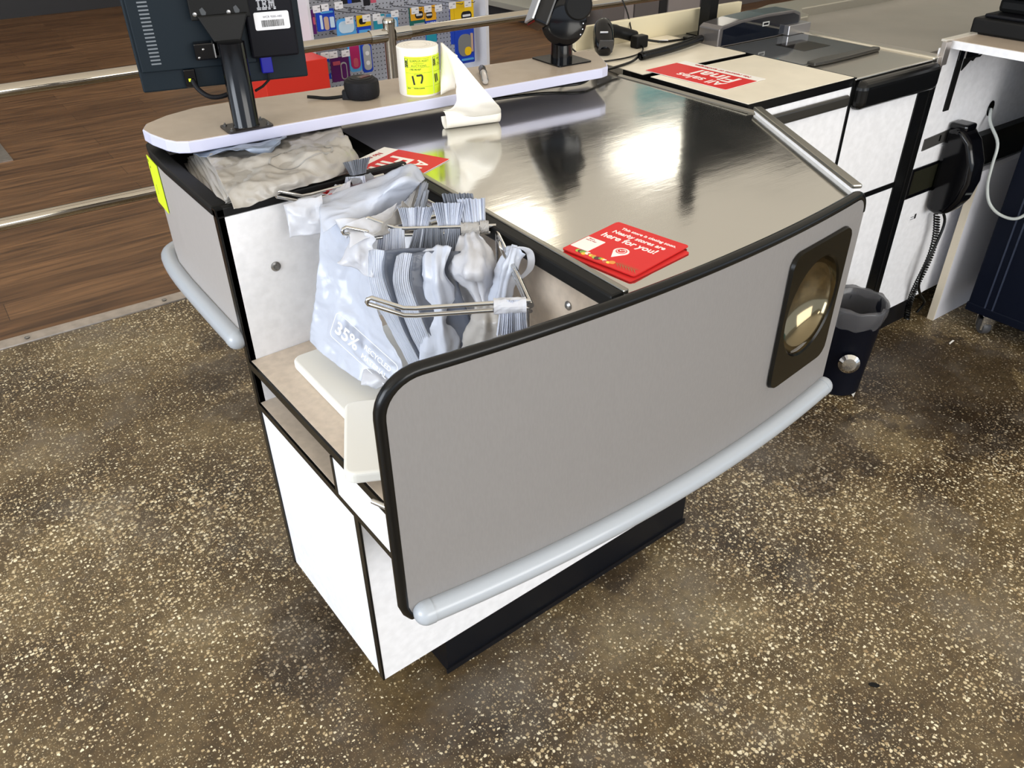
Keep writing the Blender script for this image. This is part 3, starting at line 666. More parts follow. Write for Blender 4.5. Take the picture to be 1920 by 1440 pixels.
NETS = {"open_top":[[[0.56,1.278,0.93],[0.61,1.257,0.94],[0.669,1.241,0.955],[0.687,1.183,0.985],[0.702,1.155,0.965]],[[0.519,1.199,0.94],[0.558,1.177,0.95],[0.611,1.162,0.96],[0.638,1.126,0.985],[0.674,1.127,0.97]],[[0.5,1.163,0.935],[0.538,1.15,0.945],[0.583,1.151,0.945],[0.626,1.137,0.96],[0.665,1.135,0.955]],[[0.494,1.143,0.925],[0.53,1.137,0.935],[0.571,1.141,0.93],[0.614,1.152,0.925],[0.654,1.148,0.935]]],"open_front":[[[0.523,1.207,0.94],[0.533,1.174,0.935],[0.536,1.122,0.93],[0.546,1.09,0.92]],[[0.511,1.204,0.885],[0.522,1.163,0.885],[0.536,1.13,0.885],[0.537,1.078,0.885]],[[0.496,1.203,0.82],[0.513,1.164,0.82],[0.53,1.125,0.82],[0.53,1.065,0.825]],[[0.483,1.207,0.765],[0.498,1.147,0.765],[0.517,1.092,0.765],[0.529,1.032,0.765]],[[0.472,1.209,0.725],[0.484,1.139,0.715],[0.499,1.071,0.71],[0.536,1.001,0.72]],[[0.466,1.208,0.7],[0.472,1.141,0.69],[0.479,1.089,0.685],[0.494,1.033,0.68]]],"left_handle":[[[0.489,1.276,0.93],[0.517,1.277,0.935],[0.537,1.251,0.94],[0.548,1.249,0.94]],[[0.489,1.278,0.915],[0.508,1.253,0.92],[0.529,1.238,0.925],[0.531,1.217,0.935]],[[0.486,1.267,0.895],[0.508,1.249,0.9],[0.527,1.233,0.905],[0.534,1.227,0.91]],[[0.488,1.269,0.875],[0.507,1.245,0.88],[0.525,1.227,0.885],[0.528,1.216,0.89]]],"mouth_flap":[[[0.543,1.061,0.935],[0.568,1.07,0.945],[0.605,1.097,0.95],[0.627,1.108,0.955]],[[0.553,1.063,0.93],[0.586,1.081,0.93],[0.614,1.099,0.935],[0.637,1.114,0.94]],[[0.577,1.077,0.92],[0.598,1.082,0.92],[0.616,1.086,0.925],[0.64,1.108,0.93]],[[0.586,1.068,0.915],[0.612,1.078,0.91],[0.635,1.082,0.91],[0.656,1.098,0.915]]],"mid_flap":[[[0.512,1.111,0.94],[0.533,1.099,0.95],[0.574,1.109,0.945],[0.621,1.12,0.95]],[[0.512,1.086,0.935],[0.539,1.09,0.94],[0.569,1.092,0.94],[0.597,1.098,0.94]],[[0.503,1.072,0.92],[0.53,1.075,0.925],[0.551,1.069,0.93],[0.581,1.085,0.93]]],"tip_wrap":[[[0.517,1.097,0.93],[0.53,1.093,0.935],[0.537,1.071,0.935],[0.538,1.054,0.93]],[[0.514,1.106,0.9],[0.513,1.073,0.905],[0.527,1.065,0.9],[0.536,1.061,0.91]],[[0.492,1.102,0.885],[0.505,1.087,0.88],[0.514,1.061,0.875],[0.516,1.034,0.88]]],"white_tri":[[[0.512,1.134,0.945],[0.526,1.116,0.95],[0.546,1.11,0.945]],[[0.514,1.125,0.935],[0.52,1.105,0.94],[0.532,1.098,0.94]],[[0.511,1.098,0.925],[0.512,1.097,0.925],[0.514,1.098,0.925]]],"hook_strip0":[[[0.679,1.154,0.965],[0.684,1.149,0.97],[0.688,1.146,0.965]],[[0.645,1.134,0.935],[0.648,1.124,0.94],[0.656,1.124,0.935]],[[0.62,1.129,0.9],[0.624,1.111,0.905],[0.639,1.114,0.9]]],"hook_strip1":[[[0.677,1.132,0.965],[0.682,1.127,0.97],[0.686,1.125,0.965]],[[0.641,1.106,0.935],[0.645,1.097,0.94],[0.653,1.097,0.935]],[[0.631,1.092,0.9],[0.635,1.074,0.905],[0.649,1.077,0.9]]],"hook_strip2":[[[0.662,1.104,0.965],[0.666,1.098,0.97],[0.671,1.096,0.965]],[[0.643,1.09,0.935],[0.647,1.08,0.94],[0.655,1.081,0.935]],[[0.636,1.074,0.9],[0.64,1.056,0.905],[0.654,1.059,0.9]]],"pack_a_side":[[[0.526,1.055,0.915],[0.534,1.048,0.918],[0.54,1.03,0.92]],[[0.517,1.046,0.875],[0.523,1.034,0.88],[0.531,1.025,0.883]],[[0.517,1.029,0.83],[0.524,1.016,0.833],[0.532,1.003,0.836]],[[0.534,1.017,0.775],[0.538,1.001,0.778],[0.544,0.988,0.78]],[[0.548,0.995,0.72],[0.556,0.985,0.72],[0.563,0.975,0.72]]],"pack_b_side":[[[0.55,1.011,0.915],[0.559,1.005,0.92],[0.569,0.994,0.92]],[[0.533,0.998,0.88],[0.543,0.992,0.88],[0.555,0.986,0.883]],[[0.538,0.99,0.83],[0.545,0.975,0.834],[0.553,0.96,0.838]],[[0.552,0.981,0.775],[0.558,0.966,0.78],[0.566,0.953,0.783]],[[0.572,0.982,0.715],[0.576,0.969,0.72],[0.585,0.962,0.72]]],"pack_b_face":[[[0.56,0.982,0.885],[0.582,0.993,0.885],[0.596,0.992,0.89]],[[0.564,0.978,0.85],[0.572,0.971,0.855],[0.579,0.964,0.86]],[[0.566,0.969,0.815],[0.571,0.965,0.815],[0.572,0.953,0.82]],[[0.575,0.963,0.765],[0.577,0.961,0.765],[0.576,0.952,0.77]]],"bag_c":[[[0.586,0.993,0.92],[0.609,0.985,0.925],[0.622,0.962,0.925]],[[0.571,0.975,0.895],[0.583,0.948,0.9],[0.6,0.951,0.9]],[[0.569,0.974,0.85],[0.58,0.941,0.86],[0.613,0.937,0.86]],[[0.557,0.966,0.8],[0.575,0.931,0.805],[0.617,0.94,0.81]],[[0.554,0.978,0.735],[0.584,0.944,0.74],[0.608,0.936,0.755]],[[0.554,0.985,0.71],[0.586,0.95,0.71],[0.614,0.939,0.72]]],"bag_d":[[[0.654,0.995,0.925],[0.662,0.985,0.93],[0.676,0.979,0.93],[0.672,0.959,0.93]],[[0.625,0.978,0.905],[0.625,0.928,0.925],[0.653,0.925,0.925],[0.676,0.923,0.91]],[[0.614,0.979,0.88],[0.601,0.902,0.91],[0.627,0.891,0.91],[0.676,0.916,0.89]],[[0.632,0.981,0.85],[0.623,0.916,0.87],[0.639,0.903,0.87],[0.666,0.918,0.86]],[[0.639,0.966,0.83],[0.626,0.907,0.84],[0.634,0.89,0.84],[0.654,0.896,0.84]],[[0.64,0.943,0.8],[0.635,0.915,0.8],[0.643,0.897,0.8],[0.663,0.903,0.8]]],"bag_e":[[[0.671,0.895,0.935],[0.667,0.873,0.95],[0.677,0.87,0.945],[0.68,0.857,0.935]],[[0.657,0.904,0.905],[0.651,0.869,0.92],[0.661,0.861,0.92],[0.683,0.87,0.91]],[[0.65,0.906,0.87],[0.644,0.875,0.88],[0.654,0.867,0.88],[0.675,0.874,0.875]],[[0.643,0.917,0.83],[0.644,0.882,0.84],[0.657,0.872,0.84],[0.668,0.874,0.84]],[[0.64,0.922,0.79],[0.642,0.888,0.8],[0.655,0.877,0.8],[0.67,0.876,0.8]]],"bag_f":[[[0.618,0.902,0.85],[0.632,0.894,0.855],[0.643,0.881,0.855],[0.653,0.874,0.85]],[[0.604,0.906,0.82],[0.608,0.869,0.84],[0.63,0.851,0.84],[0.645,0.828,0.85]],[[0.595,0.915,0.78],[0.606,0.875,0.8],[0.637,0.861,0.8],[0.649,0.83,0.81]],[[0.6,0.931,0.74],[0.619,0.896,0.75],[0.65,0.872,0.76],[0.673,0.853,0.78]]],"bag_lowtri":[[[0.496,1.065,0.7],[0.508,1.052,0.705],[0.524,1.028,0.7],[0.541,1.023,0.69]],[[0.488,1.056,0.695],[0.496,1.041,0.7],[0.502,1.021,0.7],[0.515,1.014,0.69]],[[0.479,1.047,0.685],[0.485,1.043,0.685],[0.49,1.035,0.685],[0.496,1.027,0.68]]],"pile_top":[[[0.484,1.666,0.94],[0.542,1.663,0.942],[0.63,1.666,0.942],[0.711,1.632,0.942],[0.777,1.613,0.942]],[[0.462,1.556,0.945],[0.513,1.559,0.946],[0.59,1.559,0.947],[0.66,1.524,0.95],[0.723,1.506,0.957]],[[0.442,1.459,0.955],[0.487,1.462,0.96],[0.542,1.425,0.968],[0.607,1.383,0.98],[0.689,1.401,0.968]],[[0.425,1.382,0.955],[0.466,1.371,0.965],[0.53,1.353,0.968],[0.591,1.332,0.972],[0.686,1.369,0.952]],[[0.414,1.324,0.952],[0.448,1.303,0.96],[0.52,1.304,0.962],[0.591,1.312,0.96],[0.672,1.353,0.945]],[[0.408,1.29,0.945],[0.457,1.287,0.944],[0.524,1.3,0.944],[0.592,1.305,0.944],[0.654,1.348,0.94]]],"tail_back":[[[1.015,1.572,1.078],[1.005,1.56,1.045],[0.999,1.555,1.01],[0.984,1.535,0.979]],[[0.998,1.515,1.075],[1.002,1.524,1.045],[1.011,1.539,1.01],[1.009,1.54,0.983]],[[0.991,1.473,1.07],[0.996,1.485,1.045],[1.022,1.53,1.01],[1.028,1.542,0.983]]],"tail":[[[1.014,1.566,1.079],[1.014,1.565,1.077],[1.014,1.563,1.075],[1.014,1.561,1.072]],[[0.988,1.469,1.068],[0.984,1.468,1.055],[0.977,1.463,1.04],[0.976,1.464,1.025]],[[1.006,1.435,1.03],[0.996,1.445,1.02],[0.989,1.458,1.01],[0.979,1.467,1.0]],[[1.019,1.394,0.995],[1.005,1.413,0.99],[0.988,1.436,0.985],[0.971,1.455,0.984]],[[1.046,1.401,0.968],[1.025,1.422,0.965],[0.998,1.438,0.964],[0.969,1.474,0.966]],[[1.063,1.423,0.95],[1.034,1.435,0.948],[1.003,1.46,0.946],[0.977,1.517,0.953]]],"curl":[[[1.085,1.462,0.938],[0.963,1.495,0.938]]]}  # control points back-projected from image pixels at guessed heights, stored as world coordinates
G = Matrix.Identity(4)
def put(parent, o): return o
sheet([[Vector(p) for p in r] for r in NETS['tail_back']], 10, 10, amp=.0001, freq=10).build('paper_tail', papert, LR, smooth=0, solid=.0004)
sheet([[Vector(p) for p in r] for r in NETS['tail']], 14, 40, amp=.0003, freq=10).build('paper_tail', papert, LR, smooth=0, solid=.0004)
a_, b_ = [Vector(p) for p in NETS['curl'][0]]; ax = (b_ - a_).normalized(); up = Vector((0, 0, 1)); sd = ax.cross(up); vs = []; K = 22
for i in range(13):
    p = a_ + (b_ - a_) * i / 12
    for k in range(K + 1):
        t = 1.1 + k / K * 5.3; r = .0180 + .0010 * k / K
        vs.append(p + up * (r * math.sin(t)) + sd * r * math.cos(t))
MB().add(vs, [(i * (K + 1) + k, i * (K + 1) + k + 1, (i + 1) * (K + 1) + k + 1, (i + 1) * (K + 1) + k) for i in range(12) for k in range(K)]).build('tail_curl', papert, LR, smooth=0, solid=.0004)
G = SHELF_CAM_SCALE
MK = thing('marker', 'short silver and dark marker standing behind the white paper tail', 'pen', (1.035, 1.455, ZS))
pa = Vector((1.012, 1.405, ZS + .0075)); pb = Vector((1.075, 1.505, ZS + .0085))
MB().tube([pa, pa + (pb - pa) * .04, pa + (pb - pa) * .62], [.005, .0075, .0075], 20).build('barrel', mat('silver_barrel', (.62, .60, .60), .25, .8), MK, smooth=40)
MB().tube([pa + (pb - pa) * .621, pa + (pb - pa) * .90, pb], [.0083, .0083, .006], 20).build('cap', mat('smoky_cap', (.03, .02, .02), .15), MK, smooth=40)

# ------------------------------------------------------------------ card terminal on the short post
CT = thing('card_terminal', 'black card terminal on a short black post at the far end of the raised shelf', 'card terminal', (1.278, 1.474, ZS))
MB(Matrix.Translation((1.278, 1.474, ZS)) @ Matrix.Rotation(math.radians(-4), 4, 'Z')).prism(rrect(-.046, .046, -.054, .054, .004, 2), 0, .003).build('base_plate', blackg, CT)
MB().lathe([(.0245, 0), (.0245, .055), (.022, .056)], (1.278, 1.474, ZS + .003), 32).build('post', blackg, CT, smooth=40)
vdir = Vector((-.55, -.83, 0)); hdir = Vector((.83, -.55, 0))
cm = Vector((1.262, 1.452, ZS + .088))
MB().lathe([(.047, -.012), (.050, -.008), (.050, .010), (.046, .014), (.030, .017), (0, .018)], cm, 40, vdir).build('swivel_disc', blackg, CT, smooth=35)
MB().lathe([(.030, 0), (.030, .02), (.026, .024), (0, .024)], cm + hdir * .030 + Vector((0, 0, .034)), 28, vdir).build('swivel_knob', blackm, CT, smooth=35)
for k in range(4):
    a = -.5 + k * .28; q = cm + hdir * (.042 * math.cos(a)) + Vector((0, 0, .042 * math.sin(a) - .005)) + vdir * .0165
    MB().lathe([(.0016, 0), (.0012, .001), (0, .0012)], q, 8, vdir).build('rivet', whitep, CT)
TBm = Matrix.Translation(cm + hdir * -.030 + Vector((0, 0, .050)) - vdir * .02) @ Matrix((hdir, -vdir, Vector((0, 0, 1)))).transposed().to_4x4() @ Matrix.Rotation(math.radians(24), 4, 'Y') @ Matrix.Rotation(math.radians(-18), 4, 'X')
MB(TBm).box(-.020, .014, -.045, .045, -.070, .090).build('terminal_body', blackg, CT, bev=.008, seg=3)
MB(TBm).box(-.026, -.0205, -.040, .040, -.066, .086).build('terminal_rim', mat('silver_rim', (.55, .56, .58), .3, .6), CT, bev=.002)
MB(TBm).box(.010, .060, -.036, .036, .000, .085).build('terminal_back', blackg, CT, bev=.010, seg=3)

G = Matrix.Identity(4)
# ------------------------------------------------------------------ flyers
def flyer(name, label, o, xdir, w, h, z, group=None, round_=True):
    T = thing(name, label, 'sign', (o[0], o[1], z), group)
    x = Vector((*xdir, 0)).normalized(); y = Vector((-x.y, x.x, 0)); fm = Matrix((x, y, Vector((0, 0, 1)))).transposed().to_4x4(); fm.translation = Vector((o[0], o[1], z))
    return T, fm
def allsales(label, o, xd, z):
    T, fm = flyer('sale_sign', label, o, xd, .262, .160, z)
    C_ = MB(fm).prism(rrect(0, .262, 0, .160, .001, 1), 0, .0011).build('card', paper, T)
    MB(fm).prism(rrect(0, .262, .036, .160, .001, 1), .0011, .00135).build('red_field', signred, T)
    q = lambda x, y: fm @ Matrix.Translation((x, y, .0014))
    text('All sales', q(.034, .110), .046, textw, T, bold=.0006)
    text('Final', q(.032, .050), .074, textw, T, bold=.0012)
    text('No returns or exchanges.', q(.034, .012), .0175, textr, T, bold=.0003)
    return T
allsales('red and white final sale card on the cream counter slab beside the scanner', (1.796, 1.284), (-.008, .26), .9325)
allsales('red and white final sale card half hidden behind the hanging bags, near the bag pile', (.795, 1.466), (-.232, -.097), .9190)
FT, fm = flyer('closing_flyer', 'stack of red closing notices lying on the steel top near the rim', (.752, .856), (.020, -.137), .140, .145, .9188)
for k, (a_, dx_, dy_) in enumerate(((-.05, .003, -.004), (.02, -.001, .002), (0, 0, 0))):
    z0 = .0 + k * .0022
    m_ = fm @ Matrix.Rotation(a_, 4, 'Z') @ Matrix.Translation((dx_, dy_, 0))
    MB(m_).prism(rrect(0, .137, 0, .140, .004, 3), z0, z0 + .0018).build('card', signred, FT)
z1 = .0063
q = lambda x, y: fm @ Matrix.Translation((x, y, z1))
text('This store is closing soon.', q(.022, .1185), .0108, textw, FT, bold=.00015, xs=.92)
text('Nearby stores are', q(.018, .1000), .0150, textw, FT, bold=.00025, xs=.90)
text('here for you!', q(.012, .0785), .0215, textw, FT, bold=.0004, xs=.90)
MB(fm).prism(rrect(.002, .036, .018, .062, .001, 2), z1 - .0001, z1 + .0004).build('white_panel', paper, FT)
for k, s_ in enumerate(("Visit", "dillons.store", "for locations")[:1]):
    pass
text('Find a', q(.008, .055) @ Matrix.Translation((0, 0, .0005)), .0048, textr, FT); text('store near', q(.006, .050) @ Matrix.Translation((0, 0, .0005)), .0048, textr, FT)
pin = []
for k in range(25):
    a = math.radians(-40 + 260 * k / 24); pin.append((.0740 + .0125 * math.cos(a), .0520 + .0125 * math.sin(a)))
pin += [(.0740, .0270)]
MB(fm).prism(pin, z1 - .0001, z1 + .0004).build('map_pin', textw, FT)
MB(fm).lathe([(.0088, z1 + .0003), (.0088, z1 + .0008), (0, z1 + .0008)], (.0740, .0525, 0), 24).build('pin_disc', signred, FT)
MB(fm).lathe([(.0072, z1 + .0007), (.0072, z1 + .0010), (0, z1 + .0010)], (.0740, .0525, 0), 24).build('pin_ring', textw, FT)
MB(fm).lathe([(.0060, z1 + .0009), (.0060, z1 + .0012), (0, z1 + .0012)], (.0740, .0525, 0), 24).build('pin_disc', signred, FT)
MB(fm).add([(.0705, .0530, z1 + .0014), (.0730, .0500, z1 + .0014), (.0785, .0560, z1 + .0014), (.0772, .0570, z1 + .0014), (.0730, .0523, z1 + .0014), (.0716, .0540, z1 + .0014)], [(0, 1, 2, 3, 4, 5)]).build('tick', textw, FT)
random.seed(5)
prod = [(.35, .62, .08), (.85, .55, .05), (.9, .8, .1), (.10, .02, .03), (.85, .83, .75), (.75, .30, .05), (.2, .35, .06), (.6, .08, .05)]
pm = [mat('printed_food_%d' % i, c, .5) for i, c in enumerate(prod)]
for k in range(16):
    x = .024 + k * .0042; y = .008 + .005 * random.random(); r = .003 + .0025 * random.random()
    MB(fm).lathe([(r, z1), (r, z1 + .0004 + k * .00001), (0, z1 + .0004 + k * .00001)], (x, y, 0), 9).build('printed_food', pm[(k * 3) % 8], FT)
lf = MB(fm)
for k in range(14):
    x = .092 + k * .0026; s = -1 if k % 2 else 1; lf.add([(x, .014, z1 + .0006), (x + .0016, .014, z1 + .0006), (x + .010, .014 + s * .009, z1 + .0006)], [(0, 1, 2)])
lf.build('printed_fern', mat('printed_leaf', (.14, .26, .08), .5), FT)

# ------------------------------------------------------------------ white boards in the bag bay
B1 = MB(Matrix.Translation((.432, .765, .6348)) @ Matrix.Rotation(math.radians(-1), 4, 'Z')).prism(rrect(0, .235, 0, .488, .020, 6), 0, .019).build('plastic_board', boardw, bev=.005, seg=3)
tag(B1, 'pale plastic board lying flat on the shelf under the hanging bags', 'board')
a_ = Vector((-.474, -.88, 0)).normalized(); mB2 = Matrix((Vector((-a_.y, a_.x, 0)) * -1, a_, Vector((0, 0, 1)))).transposed().to_4x4()
mB2 = Matrix.Translation((.440, 1.036, .6545)) @ Matrix((Vector((.88, -.474, 0)), Vector((.474, .88, 0)), Vector((0, 0, 1)))).transposed().to_4x4()
B2 = MB(mB2).prism(rrect(0, .20, -.190, .0, .018, 6), 0, .021).build('plastic_board', boardw, bev=.005, seg=3)
tag(B2, 'cream plastic board jutting out past the shelf edge beside the front panel end', 'board')
TR = MB().tube([(.372, .830, .640), (.384, .800, .640), (.400, .760, .640)], .004, 8).build('tray_wire', chrome, smooth=60)
TR.name = 'wire_tray'; tag(TR, 'small chrome wire end poking out under the jutting cream board', 'wire tray')

# ------------------------------------------------------------------ bag racks
def loop_arm(root, tip, rise, name='arm'):
    r, t = Vector(root), Vector(tip); d = (t - r).normalized(); L_ = (t - r).length; k = L_ - .05
    def side(dz):
        return [r + d * 0 + Vector((0, 0, dz)), r + d * k * .5 + Vector((0, 0, dz)), r + d * (k - .012) + Vector((0, 0, dz)), r + d * (k + .004) + Vector((0, 0, dz + rise * .08)), r + d * (L_ - .006) + Vector((0, 0, dz + rise))]
    A = side(.0055); B = side(-.0055)[::-1]
    end = [A[-1] + d * .005 + Vector((0, 0, -.002)), A[-1] + d * .0065 + Vector((0, 0, -.0055)), A[-1] + d * .005 + Vector((0, 0, -.009))]
    return A + end + B
def rack(label, ra, rb, ta, tb, hook_h, legs):
    T = thing('bag_rack', label, 'bag rack', ((ra[0] + rb[0]) / 2, (ra[1] + rb[1]) / 2, .634), 'chrome racks holding the carrier bags')
    z = .922
    for r, t in ((ra, ta), (rb, tb)):
        MB().tube(loop_arm((*r, z), (*t, z), .020), .0032, 10).build('arm', chrome, T, smooth=60)
    a, b = Vector((*ra, z)), Vector((*rb, z)); u = (b - a).normalized()
    MB().tube([a - u * .004, a, b, b + u * .004], .0042, 12).tube([a + Vector((0, 0, -.011)), b + Vector((0, 0, -.011))], .0032, 10).build('back_bar', chrome, T, smooth=60)
    arm = (Vector((*ta, 0)) - Vector((*ra, 0))).normalized(); m = (a + b) / 2
    hk = [m, m + arm * .010 + Vector((0, 0, .012)), m + arm * .016 + Vector((0, 0, hook_h)), m + arm * .016 + u * .008 + Vector((0, 0, hook_h + .004)), m + arm * .014 + u * .014 + Vector((0, 0, hook_h)), m + arm * .010 + u * .014 + Vector((0, 0, .012)), m + u * .014]
    MB().tube(spline(hk, 30), .0026, 8).build('hook', chrome, T, smooth=60)
    for p in legs:
        MB().tube([(*p, z), (*p, .636)], .0034, 10).build('upright', chrome, T, smooth=60)
    base = [(*legs[0], .640), (*legs[1], .640)]
    MB().tube(base, .0034, 8).build('foot_bar', chrome, T, smooth=60)
    return T
rack('chrome wire rack nearest the far end, opened bag hanging over it', (.700, 1.075), (.700, 1.305), (.503, 1.088), (.487, 1.300), .050, ((.702, 1.10), (.702, 1.285)))
rack('chrome wire rack swung sideways behind the front panel', (.607, .752), (.722, .984), (.420, .863), (.550, 1.103), .026, ((.612, .764), (.714, .970)))
# ------------------------------------------------------------------ carrier bags
def S_(name, m, parent, nu=22, nv=26, amp=.0022, freq=28, pleat=0, pamp=.0014, seed=0, sub=0):
    return sheet([[Vector(p) for p in r] for r in NETS[name]], nu, nv, amp, freq, pleat, pamp, seed).build('film', m, parent, smooth=0, solid=.0005)
def bag(label, key): 
    n = NETS[key][0][0]
    return thing('carrier_bag', label, 'plastic bag', (n[0], n[1], .64), 'grey carrier bags on the racks')
OB = bag('opened pale blue grey carrier bag draped over the rack hook, printed front hanging down', 'open_front')
S_('open_top', bagc, OB, 30, 30, .003, 22).name = 'top_fold'
fr_ = S_('open_front', bagc, OB, 40, 54, .0032, 24, seed=3); fr_.name = 'front_face'
S_('left_handle', bagw, OB, 18, 18, .0035, 40, seed=5).name = 'handle'
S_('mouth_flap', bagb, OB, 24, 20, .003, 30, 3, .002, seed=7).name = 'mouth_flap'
S_('mid_flap', bagw, OB, 24, 20, .0035, 30, seed=9).name = 'mouth_flap'
S_('tip_wrap', bagw, OB, 24, 20, .0035, 34, seed=11).name = 'handle'
S_('white_tri', bagw, OB, 10, 8, .0008, 30, seed=12).name = 'torn_corner'
S_('bag_lowtri', bagw, OB, 16, 10, .002, 40, seed=13).name = 'bottom_corner'
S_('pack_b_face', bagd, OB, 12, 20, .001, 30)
bpy.data.objects.remove(bpy.data.objects['film'])
# printed panel on the bag face
A_ = [Vector(p) for p in NETS['open_front'][3]]; B_ = [Vector(p) for p in NETS['open_front'][4]]
o1 = Vector((.4885, 1.185, .762)); o1 = Vector((.4740, 1.158, .742)); xd = Vector((.028, -.092, -.050)); yd = Vector((.012, .010, .070))
xd = Vector((.020, -.094, -.034)); fmb = frame(o1 + Vector((-.006, 0, 0)), xd, yd)
whp = mat('white_bag_print', (.85, .88, .95), .4)
fmb = frame(Vector((.480, 1.146, .738)), xd, yd)
pb_ = MB(fmb); w_, h_ = .155, .052
o_ = rrect(0, w_, 0, h_, .008, 4); i_ = rrect(.0012, w_ - .0012, .0012, h_ - .0012, .007, 4); n_ = len(o_)
pb_.add([(*p, .002) for p in o_] + [(*p, .002) for p in i_], [(k, (k + 1) % n_, n_ + (k + 1) % n_, n_ + k) for k in range(n_)]); pb_.build('print_outline', whp, OB)
text('35%', fmb @ Matrix.Translation((.008, .014, .0025)), .034, whp, OB, bold=.0006)
text('RECYCLED', fmb @ Matrix.Translation((.078, .030, .0025)), .0135, whp, OB, bold=.0002)
text('MATERIAL', fmb @ Matrix.Translation((.078, .012, .0025)), .0135, whp, OB, bold=.0002)

HB = bag('grey bag handles looped over the hook of the far rack', 'hook_strip1')
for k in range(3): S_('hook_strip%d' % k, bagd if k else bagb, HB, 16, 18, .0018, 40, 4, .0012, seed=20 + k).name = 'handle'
def fan(parent, c, u, d, w0, w1, h, pl=14, m=None, seed=0, lean=(0, 0, 0), name='pleated_handles'):
    c = Vector(c); u = Vector(u).normalized(); d = Vector(d).normalized(); n = u.cross(d); vs = []; NU, NV = pl * 2, 8; rg = random.Random(seed)
    jit = [rg.uniform(-1, 1) for _ in range(NU + 1)]
    for j in range(NV + 1):
        t = j / NV; w = w0 + (w1 - w0) * t ** 1.3
        for i in range(NU + 1):
            s = (i / NU - .5); k = (1 if i % 2 else -1) * (.0013 + .0012 * jit[i]) * (.6 + t)
            vs.append(c + u * (s * w) + d * (h * t * (1 + .03 * jit[i] * t)) + n * (k + .006 * math.cos(s * 3) * (1 - t)) + Vector(lean) * t * t)
    o = MB().add(vs, [(j * (NU + 1) + i, j * (NU + 1) + i + 1, (j + 1) * (NU + 1) + i + 1, (j + 1) * (NU + 1) + i) for j in range(NV) for i in range(NU)])
    return o.build(name, m or bagc, parent, solid=.0005)
def ring_(parent, c, ax, r, w, m):
    c = Vector(c); ax = Vector(ax).normalized(); up = Vector((0, 0, 1)); sd = ax.cross(up); vs = []; K, I = 20, 8
    for i in range(I + 1):
        for k in range(K + 1):
            a = 2 * math.pi * k / K; rr = r * (1 + .18 * noise.noise(Vector((a * 2, i * 1.7, c.x * 40))))
            vs.append(c + ax * (i / I - .5) * w + up * rr * math.sin(a) + sd * rr * math.cos(a))
    MB().add(vs, [(i * (K + 1) + k, i * (K + 1) + k + 1, (i + 1) * (K + 1) + k + 1, (i + 1) * (K + 1) + k) for i in range(I) for k in range(K)]).build('handle_loop', m, parent, solid=.0006)
cview = Vector((-.5, -.75, .25))
# clump on the far arm near the divider
CB = thing('carrier_bag', 'crumpled clump of grey bag handles at the back of the far rack', 'plastic bag', (.64, 1.30, .90), 'grey carrier bags on the racks')
fan(CB, (.655, 1.318, .935), (.8, -.35, .1), (.1, .2, 1), .030, .052, .026, 12, bagd, 3)
fan(CB, (.640, 1.300, .940), (.8, -.4, .0), (-.3, -.3, -.9), .034, .046, .034, 10, bagc, 5)
fan(CB, (.615, 1.300, .935), (.8, -.35, .2), (-.5, -.3, -.35), .030, .060, .040, 4, bagw, 6)
ring_(CB, (.652, 1.303, .925), (-1, 0, 0), .011, .045, bagd)
def rackpt(arm, t):      # point along arm C or D of the near rack
    a, b = ((.722, .984), (.550, 1.103)) if arm == 'C' else ((.607, .752), (.420, .863))
    return Vector((a[0] + (b[0] - a[0]) * t, a[1] + (b[1] - a[1]) * t, .922))
acr = Vector((.115, .232, 0)).normalized(); al = Vector((-.172, .119, 0)).normalized()
def pack(label, key, m1, arm_t, fu=None, fd=None, pl=16, face=None):
    T = bag(label, key)
    S_(key, m1, T, 40, 34, .0012, 24, pl, .0018, seed=len(key)).name = 'folded_film'
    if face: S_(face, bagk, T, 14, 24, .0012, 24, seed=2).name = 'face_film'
    return T
PA = pack('folded pack of grey bags next to the opened bag, seen edge on', 'pack_a_side', bagc, .8, pl=9)
PB = pack('folded pack of grey bags seen edge on, second along the swung rack', 'pack_b_side', bagc, .6, pl=9, face='pack_b_face')
# give the packs their thickness: backing faces behind the visible edges
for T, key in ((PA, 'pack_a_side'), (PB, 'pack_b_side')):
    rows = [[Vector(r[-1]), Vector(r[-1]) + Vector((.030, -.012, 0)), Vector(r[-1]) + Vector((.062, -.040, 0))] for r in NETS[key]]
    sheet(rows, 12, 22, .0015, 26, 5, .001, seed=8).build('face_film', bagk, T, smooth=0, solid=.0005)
fan(PA, rackpt('C', .80) + Vector((0, 0, .006)), al, Vector((-.30, -.25, -.9)), .040, .050, .052, 12, bagc, 9)
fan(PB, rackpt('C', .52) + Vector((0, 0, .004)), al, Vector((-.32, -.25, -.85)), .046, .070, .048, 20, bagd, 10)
fan(PB, rackpt('C', .62) + Vector((0, 0, .006)), al, Vector((.30, .35, .55)), .040, .060, .034, 18, bagc, 11)
BC = bag('light blue grey bag with an embossed seam hanging in the middle of the swung rack', 'bag_c')
S_('bag_c', bagc, BC, 30, 40, .0035, 20, 3, .0022, seed=31).name = 'film'
fan(BC, rackpt('C', .30) + Vector((0, 0, .003)), al, Vector((-.25, -.25, -.9)), .040, .060, .040, 14, bagd, 12)
fan(BC, rackpt('C', .36) + Vector((0, 0, .008)), al, Vector((.18, .25, .75)), .036, .052, .036, 14, bagc, 13)
sm = MB()
for k in range(6):
    p = Vector((.566, .960, .742)) + Vector((.013, -.024, -.010)) * (k / 5); sm.lathe([(.0022, 0), (.0015, .002), (0, .0026)], p, 6, (-.7, -.6, .3))
sm.build('embossed_seam', whp, BC)
CD = thing('carrier_bag', 'thick pleated bundle of grey bag handles standing up against the divider', 'plastic bag', (.70, 1.03, .90), 'grey carrier bags on the racks')
fan(CD, (.690, 1.028, .925), (.75, -.55, 0), (-.05, .25, .95), .046, .050, .050, 12, bagd, 14)
